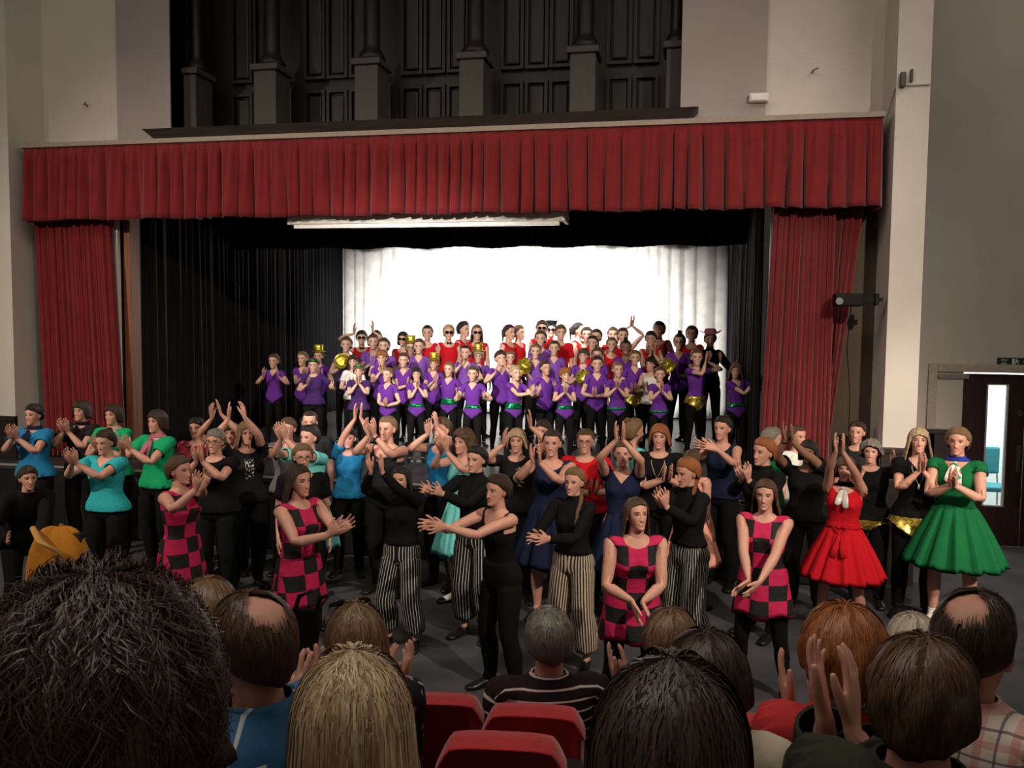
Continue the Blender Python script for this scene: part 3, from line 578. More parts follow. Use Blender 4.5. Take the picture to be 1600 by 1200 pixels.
GAR = {
 'leotard': torso(.275, .822, 'v', off=.0085, hemv=.72, smooth=0), 'tee': torso(.31, .90, 'scoop', .080, .055, .010, grow=.022, sl_off=.014), 'tee_v': torso(.30, .90, 'v', .075, .09, .010, grow=.020, sl_off=.012),
 'turtle': torso(.668, .985, 'turtle', off=.009, grow=.01, sl_off=.004), 'tank': torso(.150, .90, 'scoop', .105, .085, .007, grow=.012), 'bodice': torso(.150, 1.03, 'scoop', .105, .085, .006, smooth=1),
 'bodice_cap': torso(.215, 1.03, 'v', .085, .10, .007, sl_off=.010), 'shirt': torso(.66, .86, 'turtle', off=.014, grow=.02, sl_off=.010, smooth=4, ntop=1.445), 'jacket': torso(.672, .82, 'turtle', off=.024, grow=.028, sl_off=.012, smooth=5, ntop=1.455),
 'long_tee': torso(.64, .90, 'scoop', .075, .04, .010, grow=.02), 'cami': torso(.128, .95, 'scoop', .118, .12, .005), 'tunic_top': torso(.152, 1.00, 'scoop', .088, .06, .008)}
def band(z0, z1, off, axmax=.22, **k): return dict(planes=[HZ(z0), HZ(z1)]+VX(axmax), keep=lambda c: z0 < c.z < z1 and abs(c.x) < axmax, off=lambda c: off, **k)
GAR['belt'] = band(1.0, 1.06, .0125, lip=.004, smooth=1); GAR['wide_belt'] = band(.975, 1.085, .0125, lip=.004, smooth=1); GAR['sash'] = band(1.02, 1.075, .019, lip=.006, smooth=1); GAR['low_belt'] = band(.925, .97, .0125, lip=.004, smooth=1)
GAR['neck_scarf'] = band(1.412, 1.455, .012, .085, smooth=1); GAR['choker'] = band(1.435, 1.452, .003, lip=.002, smooth=0)
GAR['wrap'] = dict(planes=[HZ(1.0), ((0, 0, .76), (-.75, 0, 1)), ((0, 0, .76), (.75, 0, 1))], keep=lambda c: c.z < 1.0 and c.z > .76+.75*abs(c.x) and abs(c.x) < .22, off=lambda c: .016+.02*_ss(1, .8, c.z), smooth=6)
GAR['big_wrap'] = dict(planes=[HZ(1.0), ((0, 0, .68), (.9, 0, 1))], keep=lambda c: c.z < 1.0 and c.z > .68-.9*c.x and abs(c.x) < .22, off=lambda c: .020+.065*_ss(1, .72, c.z), smooth=12)
for s, t in ((1, 'left'), (-1, 'right')):
    GAR['bracelet_'+t] = dict(planes=VX(.662)+VX(.646), keep=lambda c, s=s: .646 < c.x*s < .662, off=lambda c: .0045, smooth=0, lip=.003)
def legs_g(top, bot, off, **k): return dict(planes=[HZ(top), HZ(bot)], keep=lambda c: bot < c.z < top and abs(c.x) < .25, off=off, **k)
GAR['tights'] = legs_g(.97, .085, lambda c: .0025-.007*_ss(.84, .89, c.z), smooth=0); GAR['trousers'] = legs_g(1.04, .075, lambda c: .011+.008*_ss(.8, .2, c.z), smooth=2)
GAR['wide_trousers'] = legs_g(1.07, .17, lambda c: .008+.012*_ss(1.0, .85, c.z)+.040*_ss(.80, .25, c.z), smooth=4)
for s, t in ((1, 'left'), (-1, 'right')):
    GAR['shoe_'+t] = dict(planes=[HZ(.078)], keep=lambda c, s=s: c.z < .078 and c.x*s > 0, off=lambda c: .0045, smooth=0)
    GAR['flat_shoe_'+t] = dict(planes=[((0, -.075, .06), (0, -.9, 1)), HZ(.055)], keep=lambda c, s=s: (c.z < .055 and (c.z < .028 or c.y < -.11 or c.y > .03)) and c.x*s > 0, off=lambda c: .0045, smooth=0)
    GAR['sock_'+t] = dict(planes=[HZ(.125)], keep=lambda c, s=s: c.z < .125 and c.x*s > 0, off=lambda c: .003, smooth=0)
for k, v in GAR.items(): cut_garment(k, **v)
for k in ('leotard', 'tights', 'belt', 'wide_belt', 'low_belt', 'wrap', 'tee', 'tee_v', 'tank', 'trousers', 'shoe_left', 'shoe_right'):
    v = GAR[k]; cut_garment(k+'_lo', lo=True, **v)

def skirt(name, z0, z1, hw0, hd0, flare, folds, amp, n=96, rows=12, cy=.0, stiff=.55):
    th = np.linspace(0, 2*PI, n, endpoint=False); P = np.zeros((rows+1, n, 3))
    rng = np.random.RandomState(len(name)); ph = rng.uniform(0, 6, 4)
    for i in range(rows+1):
        t = i/rows; z = z0+(z1-z0)*t; g = flare*t**0.8
        fold = amp*t**0.7*(np.sin(folds*th+ph[0]+1.2*np.sin(2*th+ph[1]))+.5*np.sin((folds*2+1)*th+ph[2]))
        P[i, :, 0] = (hw0+g+fold)*np.sin(th); P[i, :, 1] = cy-(hd0+g+fold)*np.cos(th); P[i, :, 2] = z+.012*t*np.sin(folds*th+ph[3])
    inner = P[-1].copy(); inner[:, :2] *= .985; inner[:, 2] += .012
    P = np.concatenate([P, inner[None]])
    rest = P.copy(); me = grid_mesh(name, P, closed_u=True, rest=rest); co = get_co(me)
    W = weights(co); Wp = np.zeros_like(W); Wp[:, BI['pelvis']] = sstep(1.08, .98, co[:, 2]); Wp[:, BI['spine']] = 1-Wp[:, BI['pelvis']]
    register(name, me, W*(1-stiff)+Wp*stiff)
skirt('full_skirt', 1.05, .53, .130, .094, .215, 13, .026); skirt('soft_skirt', 1.05, .50, .130, .094, .16, 9, .022)
skirt('tunic_skirt', 1.03, .66, .160, .118, .050, 5, .006, rows=8, cy=.006); skirt('long_tunic_skirt', 1.03, .60, .162, .120, .075, 5, .010, rows=8, cy=.006)

# ---- hair
HC = np.array([0, .008, 1.60])
def hair_pts(phi, s, el_end, fall, th, out=.0, lowc=.13, part=0.0):
    """phi: azimuth (0 = face side), s: 0 crown .. 1 tip; el_end, fall, th: arrays per phi / point"""
    L1 = (PI/2-el_end)*.09; T = L1+fall; d = s*T
    el = PI/2-np.minimum(d, L1)/.09; dn = np.maximum(d-L1, 0)
    c = np.where(el > 0, .102, lowc); ce = np.cos(el)
    X = (.0755+th)*ce*np.sin(phi); Y = -(.0955+th)*ce*np.cos(phi); Z = (c+th)*np.sin(el)
    k = 1+out*dn
    return np.stack([HC[0]+X*k, HC[1]+Y*k, HC[2]+Z-dn], -1)
STY = { # front, temple, ear, behind ear, nape elevations (deg); falls at those; thickness, lock amplitude
 'pulled': dict(el=(32, 23, 0, -34, -38), fall=(0, 0, 0, 0, 0), th=.017, amp=.004), 'bun': dict(el=(32, 23, 0, -34, -38), fall=(0, 0, 0, 0, 0), th=.017, amp=.004, bun=(0, .075, 1.685, .036)),
 'top_bun': dict(el=(32, 23, 0, -34, -38), fall=(0, 0, 0, 0, 0), th=.012, amp=.002, bun=(0, .03, 1.722, .034)), 'low_bun': dict(el=(31, 21, -3, -36, -40), fall=(0, 0, 0, 0, 0), th=.019, amp=.003, bun=(0, .118, 1.575, .036)),
 'pony': dict(el=(32, 23, 0, -34, -38), fall=(0, 0, 0, 0, 0), th=.013, amp=.003, pony=.24), 'side_braid': dict(el=(32, 23, 0, -34, -38), fall=(0, 0, 0, 0, 0), th=.015, amp=.003, braid=.34),
 'short': dict(el=(27, 14, -4, -22, -36), fall=(0, 0, 0, 0, 0), th=.016, amp=.005), 'crop': dict(el=(32, 24, 3, -18, -34), fall=(0, 0, 0, 0, 0), th=.013, amp=.003),
 'mop': dict(el=(16, 4, -8, -24, -36), fall=(0, .004, .01, .0, .0), th=.021, amp=.006), 'bob': dict(el=(22, 6, -4, -12, -22), fall=(0, .04, .085, .085, .06), th=.018, amp=.006),
 'fringe_bob': dict(el=(17, 6, -4, -12, -22), fall=(0, .05, .09, .085, .06), th=.016, amp=.004), 'curly': dict(el=(26, 12, -4, -16, -30), fall=(0, .02, .04, .04, .02), th=.030, amp=.014),
 'long': dict(el=(34, 6, -4, -10, -14), fall=(0, .12, .20, .24, .24), th=.016, amp=.007, out=1.2), 'long_fringe': dict(el=(19, 4, -4, -10, -14), fall=(0, .12, .19, .22, .22), th=.019, amp=.008, out=1.2),
 'half_long': dict(el=(32, 22, -2, -10, -14), fall=(0, 0, .06, .24, .28), th=.014, amp=.005, out=.8), 'balding': dict(el=(34, 24, 0, -18, -36), fall=(0, 0, 0, 0, 0), th=.009, amp=.003)}
def style_at(st, phi):
    a = np.abs(np.degrees((phi+PI) % (2*PI)-PI)); k = (0, 50, 85, 115, 180)
    return np.radians(np.interp(a, k, st['el'])), np.interp(a, (0, 46, 72, 115, 180), (0, 0)+tuple(st['fall'][2:]))
def hair_grid(sty, n, rows, seed=0):
    st = STY[sty]; rng = np.random.RandomState(seed+3); ph = rng.uniform(0, 6, 6)
    phi = np.linspace(-PI, PI, n+1); S = np.linspace(0, 1, rows)
    PH, SS = np.meshgrid(phi, S); el, fall = style_at(st, PH)
    lock = np.sin(9*PH+ph[0]+1.5*np.sin(2*PH+ph[1])+1.2*SS)+.6*np.sin(17*PH+ph[2]-2*SS)+.4*np.sin(29*PH+ph[3])
    lump = np.sin(5*PH+ph[4]+6*SS)*np.sin(7*SS+ph[5]+3*PH)
    th = st['th']*(.35+.65*np.sin(np.clip(SS*1.15, 0, 1)*PI*.62))+st['amp']*(lock*.5*SS**.5+(lump if sty in ('curly', 'mop', 'short') else 0)*sstep(0, .3, SS))
    aa_ = np.abs(np.degrees(PH)); th = th*(1+.45*sstep(65, 105, aa_)*sstep(.4, .8, SS))
    if max(st['fall']) == 0: th = th*(1-.8*SS**5*(1-.7*sstep(75, 100, aa_)))+.001
    P = hair_pts(PH, SS, el, fall, th, st.get('out', .25))
    if sty == 'balding': P = P  # crown is left to the skin further down
    tip = P[-1:].copy(); d = tip-HC; tip = HC+d*np.array([.93, .93, 1.0]); tip[..., 2] += .004
    P = np.concatenate([P, tip]); strand = np.stack([np.concatenate([PH, PH[-1:]])*1.0, np.concatenate([SS, SS[-1:]])*2.0, np.zeros_like(P[..., 0])], -1)
    return P, strand
BALD = HC+np.array([0, .055, .088])
def bald(p): return np.linalg.norm((p-BALD)*np.array([1, .9, 1]), axis=-1) < .050+.006*math.sin(p[0]*260)+.004*math.sin(p[1]*330)
def hair_template(sty, n, rows, key):
    bm = bmesh.new(); P, strand = hair_grid(sty, n, rows)
    me = grid_mesh(key, P, strand=strand); bm.from_mesh(me); lay = bm.verts.layers.float_vector['strand']; st = STY[sty]
    if sty == 'balding': bmesh.ops.delete(bm, geom=[v for v in bm.verts if bald(np.array(v.co))], context='VERTS')
    bmesh.ops.remove_doubles(bm, verts=bm.verts[:], dist=1e-5)
    def blob(cx, cy, cz, rx, ry, rz, nu=14, nv=9):
        r = bmesh.ops.create_uvsphere(bm, u_segments=nu, v_segments=nv, radius=1)
        for v in r['verts']:
            a = math.atan2(v.co.y, v.co.x); w = 1+.07*math.sin(5*a+7*v.co.z)
            v[lay] = (v.co.z*1.5, a*.6, 0); v.co = Vector((cx+v.co.x*rx*w, cy+v.co.y*ry*w, cz+v.co.z*rz*w))
    if 'bun' in st: x, y, z, r = st['bun']; blob(x, y, z, r, r, r*.85)
    if 'pony' in st or 'braid' in st:
        L = st.get('pony') or st['braid']; m = 12; rows_ = []
        for i in range(m+1):
            t = i/m
            if 'pony' in st: c = Vector((0, .095+.045*math.sin(min(t*3, 1)*PI/2)-.02*t, 1.655+.02*math.sin(t*3)-L*t)); r = .026*(1-.75*t**2)*(.5+.5*min(1, t*5))
            else: c = Vector((.045+.035*min(1, t*3), .06-.16*min(1, t*1.7), 1.53-L*t*.9)); r = (.019*(1-.5*t))*(1+.22*abs(math.sin(t*PI*7)))
            rows_.append([bm.verts.new(c+Vector((math.cos(2*PI*k/9)*r, math.sin(2*PI*k/9)*r*.8, 0))) for k in range(9)])
            for k, v in enumerate(rows_[-1]): v[lay] = (k*.3, t*2, 0)
        for u, w in zip(rows_, rows_[1:]):
            for k in range(9): bm.faces.new((u[k], u[(k+1) % 9], w[(k+1) % 9], w[k]))
        bm.faces.new(rows_[-1])
    bmesh.ops.recalc_face_normals(bm, faces=bm.faces[:])
    me2 = bpy.data.meshes.new(key); bm.to_mesh(me2); bm.free(); bpy.data.meshes.remove(me)
    W = np.zeros((len(me2.vertices), len(BN))); W[:, BI['head']] = 1
    register(key, me2, W)
for s_ in STY: hair_template(s_, 64, 22, 'hair_'+s_); hair_template(s_, 30, 11, 'hair_'+s_+'_lo')

def fur_template(sty, N, key, m=7, width=.0028, wig=.004, curl=0.0, seed=5, ln=(.35, .8)):
    """the style's shell with N separate locks of hair laid over it"""
    st = STY[sty]; rng = np.random.RandomState(seed); base = TPL['hair_'+sty]['me']
    phi = rng.uniform(-PI, PI, N)[:, None]; s0 = rng.uniform(.0, .55, N)[:, None]; L_ = rng.uniform(ln[0], ln[1], N)[:, None]
    t = np.linspace(0, 1, m)[None]; S = np.minimum(s0+L_*t, 1.02)
    a = rng.uniform(0, 6, (N, 3)); PH = phi+wig*6*np.sin(a[:, :1]+t*3)*t+rng.normal(0, .05, (N, 1))*t+rng.normal(0, .55, (N, 1))*np.maximum(1-3.2*(s0+L_*t), 0)**1.5
    if curl: PH = PH+curl*np.sin(a[:, 1:2]+t*14)*(.3+t)
    el, fall = style_at(st, PH)
    lock = np.sin(9*PH+1.5*np.sin(2*PH)+1.2*S)
    lift = rng.uniform(.0, 1, (N, 1))**2
    th = st['th']*(.35+.65*np.sin(np.clip(S*1.15, 0, 1)*PI*.62))+st['amp']*lock*.5
    if max(st['fall']) == 0: th = th*(1-.8*S**5)
    th = th+.0025+lift*(.006+curl*.12)*np.sin(t*PI*.8)*sstep(.02, .3, S)
    if curl: th = th+curl*.10*np.cos(a[:, 2:3]+t*14)+curl*.05
    C = hair_pts(PH, S, el, fall, th, st.get('out', .25))
    if sty == 'balding': ok = np.linalg.norm(C-BALD, axis=-1).min(1) > .046+rng.uniform(-.012, .006, N); C, t_ok, S, s0 = C[ok], 0, S[ok], s0[ok]; N = len(C)
    d = np.gradient(C, axis=1); nr = C-HC; sd = np.cross(d, nr); sd /= np.linalg.norm(sd, axis=-1, keepdims=True)+1e-9
    w = width*(.35+.65*np.sin(PI*np.clip(t*.9+.08, 0, 1)))[..., None]*rng.uniform(.6, 1.3, (N, 1, 1))
    P = np.stack([C-sd*w, C+sd*w], 2).reshape(-1, 3)
    k = np.arange(N)[:, None]*m*2+np.arange(m-1)[None]*2; k = k.ravel(); q = np.stack([k, k+1, k+3, k+2], 1)
    b0 = get_co(base); nb = len(b0); bst = np.empty(nb*3, np.float32); base.attributes['strand'].data.foreach_get('vector', bst)
    bf = [list(p.vertices) for p in base.polygons]
    me = bpy.data.meshes.new(key); me.from_pydata(np.vstack([b0, P]).tolist(), [], bf+(q+nb).tolist())
    sv = np.stack([np.repeat(rng.uniform(0, 40, (N, 1)), m, 1), S*.6, rng.uniform(0, 5, (N, 1))+0*S], -1); sv = np.repeat(sv[:, :, None], 2, 2).reshape(-1, 3)
    set_attr(me, 'strand', np.vstack([bst.reshape(-1, 3), sv])); W = np.zeros((len(me.vertices), len(BN))); W[:, BI['head']] = 1; register(key, me, W)

def head_part(key, bm, uv=None):
    me = bpy.data.meshes.new(key); bm.to_mesh(me); bm.free(); me.shade_smooth()
    W = np.zeros((len(me.vertices), len(BN))); W[:, BI['head']] = 1; register(key, me, W)
for s, t in ((1, 'left'), (-1, 'right')):
    bm = bmesh.new(); bmesh.ops.create_uvsphere(bm, u_segments=10, v_segments=8, radius=.0112, matrix=Matrix.Translation((s*.031, -.0680, 1.5875)) @ Matrix.Rotation(PI/2, 4, 'X')); head_part('eye_'+t, bm)
def glasses_tpl(key, lens, thick, rx=.024, rz=.018):
    bm = bmesh.new()
    for s in (-1, 1):
        c = Vector((s*.031, -.098, 1.586)); n = 16
        ring = [c+Vector((rx*math.cos(2*PI*k/n), .004*abs(math.cos(2*PI*k/n)), rz*math.sin(2*PI*k/n))) for k in range(n)]
        rows = []
        for k, p in enumerate(ring):
            d = (p-c).normalized(); rows.append([bm.verts.new(p+d*thick*a+Vector((0, thick*b, 0))) for a, b in ((-1, -1), (1, -1), (1, 1), (-1, 1))])
        for k in range(n):
            for q in range(4): bm.faces.new((rows[k][q], rows[k][(q+1) % 4], rows[(k+1) % n][(q+1) % 4], rows[(k+1) % n][q]))
        if lens: bm.faces.new([bm.verts.new(p) for p in ring])
        tube(bm, [(s*.054, -.094, 1.590, thick, thick), (s*.078, -.06, 1.588, thick, thick), (s*.081, .01, 1.585, thick, thick)], 5)
    tube(bm, [(-.008, -.101, 1.588, thick, thick), (.008, -.101, 1.588, thick, thick)], 5)
    head_part(key, bm)
glasses_tpl('glasses', False, .0016); glasses_tpl('sunglasses', True, .0022, .027, .021)
# hats
def hat_tpl(key, prof, squash=1.0, curl=0.0, tilt=0.0, z=1.665):
    bm = bmesh.new(); lathe(bm, prof, 28)
    M = Matrix.Translation((0, .008, z)) @ Matrix.Rotation(tilt, 4, 'X')
    for v in bm.verts:
        r = math.hypot(v.co.x, v.co.y); v.co.x *= squash
        if curl and r > .11: v.co.z += curl*abs(v.co.x/r)**2*(r-.11)
        v.co = M @ v.co
    head_part(key, bm)
hat_tpl('top_hat', [(.0, .0), (.118, .0), (.125, .004), (.118, .010), (.082, .012), (.080, .06), (.086, .118), (.080, .124), (.0, .126)], .92)
hat_tpl('cowboy_hat', [(.0, .0), (.155, .0), (.17, .004), (.155, .010), (.095, .014), (.088, .06), (.07, .085), (.03, .078), (.0, .070)], 1.0, 1.1, 0.05)
hat_tpl('peaked_cap', [(.0, .0), (.09, .0), (.096, .01), (.094, .03), (.108, .05), (.10, .066), (.0, .07)], .95)
bm = bmesh.new()
rr = []
for k in range(24):
    a = 2*PI*k/24; c = Vector((.083*math.cos(a), .008+.104*math.sin(a), 1.648-.02*math.sin(a))); d = Vector((math.cos(a), math.sin(a), 0))
    rr.append([bm.verts.new(c+d*o+Vector((0, 0, h))) for o, h in ((-.003, -.011), (.010, -.010), (.012, .008), (-.003, .012))])
for k in range(24):
    for q in range(4): bm.faces.new((rr[k][q], rr[k][(q+1) % 4], rr[(k+1) % 24][(q+1) % 4], rr[(k+1) % 24][q]))
head_part('headband', bm)
bm = bmesh.new()
for s in (-1, 1): tube(bm, [(0, .09, 1.66, .006, .006), (s*.03, .10, 1.675, .018, .010), (s*.055, .10, 1.672, .020, .006)], 8)
head_part('hair_bow', bm)
_t = TPL['sunglasses']; _m = _t['me'].copy(); _a = math.radians(-62); _q = _t['co']-HC
_q = np.stack([_q[:, 0]*1.10, (math.cos(_a)*_q[:, 1]-math.sin(_a)*_q[:, 2])*1.17, (math.sin(_a)*_q[:, 1]+math.cos(_a)*_q[:, 2])*1.17], 1)+HC
set_co(_m, _q); register('raised_sunglasses', _m, _t['W'])
# scarf / neckerchief tails, bow tie: hang on the chest
def chest_part(key, bm):
    me = bpy.data.meshes.new(key); bm.to_mesh(me); bm.free(); me.shade_smooth(); register(key, me)
bm = bmesh.new()
for s, L in ((-1, .13), (1, .155)): tube(bm, [(0, -.070, 1.40, .010, .010), (s*.018, -.105, 1.36, .022, .009), (s*.026, -.135, 1.31, .030, .008), (s*.034, -.150, 1.40-L, .028, .006), (s*.036, -.150, 1.38-L, .006, .003)], 10)
tube(bm, [(-.014, -.082, 1.402, .014, .014), (.014, -.082, 1.402, .014, .014)], 8)
chest_part('scarf_tails', bm)
bm = bmesh.new()
for s in (-1, 1): tube(bm, [(0, -.078, 1.415, .006, .006), (s*.022, -.082, 1.415, .008, .018), (s*.036, -.078, 1.415, .006, .020)], 8)
chest_part('bow_tie', bm)
bm = bmesh.new()
for s in (-1, 1): tube(bm, [(s*.05, -.03, 1.42, .003, .003), (s*.052, -.095, 1.34, .003, .003), (s*.02, -.135, 1.25, .003, .003), (0, -.14, 1.21, .003, .003)], 5)
tube(bm, [(0, -.145, 1.215, .010, .006), (0, -.146, 1.17, .008, .005)], 6)
chest_part('pendant', bm)
bm = bmesh.new()
for s in (-1, 1): tube(bm, [(s*.01, -.125, 1.045, .012, .012), (s*.05, -.128, 1.04, .022, .012), (s*.012, -.150, .98, .014, .006), (s*.03, -.215, .86, .028, .006), (s*.035, -.245, .78, .028, .004)], 8)
chest_part('waist_bow', bm)

# ---- posing
def nrm(v): v = np.asarray(v, float); return v/max(1e-9, np.linalg.norm(v))
def rot(ax, deg):
    a = math.radians(deg); c, s = math.cos(a), math.sin(a)
    return {'x': np.array([[1, 0, 0], [0, c, -s], [0, s, c]]), 'y': np.array([[c, 0, s], [0, 1, 0], [-s, 0, c]]), 'z': np.array([[c, -s, 0], [s, c, 0], [0, 0, 1]])}[ax]
def fr(d, n):
    d = nrm(d); n = np.asarray(n, float); n = n-d*np.dot(n, d)
    if np.linalg.norm(n) < 1e-4: n = np.cross(d, [0.3, .5, .8])
    n = nrm(n); return np.stack([d, n, np.cross(d, n)], 1)
def slerp(A, B, t):
    q = Matrix(A.tolist()).to_quaternion().slerp(Matrix(B.tolist()).to_quaternion(), t); return np.array(q.to_matrix())
def ik(a, tgt, l1, l2, pole):
    v = tgt-a; d = np.linalg.norm(v); d2 = min(max(d, abs(l1-l2)+.02), (l1+l2)*.995); u = v/max(d, 1e-6)
    x = (l1*l1-l2*l2+d2*d2)/(2*d2); h = math.sqrt(max(l1*l1-x*x, 0)); p = pole-u*np.dot(pole, u); p = nrm(p)
    return a+u*x+p*h, a+u*d2
EYE = None
def pose(o):
    """o: dict of pose options; returns bone transforms (M, T) in figure space and a solver for the arms"""
    w, hs = o.get('w', 1.0), o.get('hs', 1.0); wl = o.get('wl', w**.8)
    Rb = rot('z', o.get('byaw', 0)); Rp = Rb @ rot('x', o.get('lean', 0)*.45) @ rot('y', o.get('side', 0)*.4)
    pel = np.array([0, .01, .93-o.get('crouch', 0)])+Rb @ np.array([0, o.get('hip_back', 0), 0])
    S = {b: np.ones(3) for b in BN}
    for b in ('pelvis', 'spine', 'chest'): S[b] = np.array([w, w, 1])
    S['neck'] = np.array([w**.5, w**.5, 1]); S['head'] = np.ones(3)*hs
    for t in 'LR':
        for b in ('up', 'fa', 'fm', 'fd', 'delt'): S[b+t] = np.array([1, wl, wl])
        for b in ('thigh', 'shin'): S[b+t] = np.array([wl, wl, 1])
    Tm, Rm = {}, {}
    Tm['pelvis'], Rm['pelvis'] = pel, Rp
    tw = o.get('twist', 0)
    Rm['spine'] = Rp @ rot('x', o.get('lean', 0)*.3) @ rot('z', tw*.5) @ rot('y', o.get('side', 0)*.3); Rm['chest'] = Rm['spine'] @ rot('x', o.get('lean', 0)*.25) @ rot('z', tw*.5) @ rot('y', o.get('side', 0)*.3)
    nxt = lambda a, b: Tm[a]+Rm[a] @ (S[a]*(J[b]-J[a]))
    Tm['spine'] = nxt('pelvis', 'spine'); Tm['chest'] = nxt('spine', 'chest'); Tm['neck'] = nxt('chest', 'neck')
    yawh = rot('z', o.get('byaw', 0)+tw+o.get('hyaw', 0))
    Rh = yawh @ rot('x', o.get('hp', 0)) @ rot('y', o.get('hr', 0))
    Rm['neck'] = slerp(Rm['chest'], Rh, .5); Tm['head'] = nxt('neck', 'head')-np.array([0, 0, o.get('drop', .010)]); Rm['head'] = Rh
    for i, t in enumerate('LR'):
        s = 1-2*i
        for b in ('delt', 'up'): Tm[b+t] = nxt('chest', 'up'+t)
    return Tm, Rm, S, nxt
def finish(o, Tm, Rm, S, nxt, hands):
    fwd = Rm['chest'] @ np.array([0, -1, 0]); upv = Rm['chest'] @ np.array([0, 0, 1])
    for i, t in enumerate('LR'):
        s = 1-2*i; out = Rm['chest'] @ np.array([s, 0, 0]); a = Tm['up'+t]; h = hands[t]
        pole = nrm(h.get('pole', nrm(out*.1-upv+fwd*.35) if o.get('sit') else nrm(out*.8-upv*.9+(-fwd)*.15))); el, wr = ik(a, h['wrist'], LU, LF, pole)
        du, df = nrm(el-a), nrm(wr-el); n = np.cross(du, df)
        if np.linalg.norm(n) < .05: n = np.cross(du, fwd)
        n = nrm(n); rn = np.array([0, 0, -s]); RF = fr([s, 0, 0], rn)
        Ru = fr(du, n) @ RF.T; R0 = fr(df, n) @ RF.T
        palm = nrm(h['palm']); Fd = nrm(h['finger']); Rh = fr(Fd, palm) @ fr([s, 0, 0], [0, 0, -1]).T
        pn = palm-df*np.dot(palm, df)
        R2 = fr(df, pn if np.linalg.norm(pn) > .1 else n) @ fr([s, 0, 0], [0, 0, -1]).T
        R1 = slerp(R0, R2, .5)
        Rm['up'+t] = Ru; Rm['delt'+t] = slerp(Rm['chest'], Ru, .5)
        for b, rr_ in (('fa', R0), ('fm', R1), ('fd', R2)): Tm[b+t] = el; Rm[b+t] = rr_
        Tm['hand'+t] = wr; Rm['hand'+t] = Rh
        # legs
        hip = Tm['pelvis']+Rm['pelvis'] @ (S['pelvis']*(J['thigh'+t]-J['pelvis'])); Rb = rot('z', o.get('byaw', 0))
        if o.get('sit'):
            kn = hip+Rb @ np.array([s*.04, -LT, .0]); an = kn+Rb @ np.array([0, -.02, -LS])
        else:
            st = o.get('stance', .03); step = o.get('step', 0)*s
            an_t = Rb @ np.array([s*(.087+st), .015+step, .075]); kn, an = ik(hip, an_t, LT, LS, Rb @ np.array([s*.25, -1, 0]))
        dt, ds = nrm(kn-hip), nrm(an-kn); hx = Rb @ np.array([1, 0, 0]); rl = fr([0, 0, -1], [1, 0, 0])
        Tm['thigh'+t] = hip; Rm['thigh'+t] = fr(dt, hx) @ rl.T; Tm['shin'+t] = kn; Rm['shin'+t] = fr(ds, hx) @ rl.T
        Tm['foot'+t] = an; Rm['foot'+t] = Rb @ rot('z', s*o.get('toe', 12))
STRETCH = {}
def skin_verts(P, W, Tm, Rm, S, bust=0.0, belly=0.0):
    P = P.copy()
    if bust: P[:, 1] -= bust*np.exp(-((np.abs(P[:, 0])-.072)/.048)**2-((P[:, 2]-1.245)/.052)**2)*sstep(.0, -.05, P[:, 1])*(np.abs(P[:, 0]) < .2)
    if belly: P[:, 1] -= belly*np.exp(-((P[:, 0])/.12)**2-((P[:, 2]-1.06)/.10)**2)*sstep(.0, -.05, P[:, 1])
    out = np.zeros_like(P)
    for b, i in BI.items():
        w = W[:, i]; m = w > 0
        if not m.any(): continue
        q = (P[m]-J[b])*S[b]
        out[m] += w[m, None]*(q @ Rm[b].T+Tm[b])
    return out
LOG = []
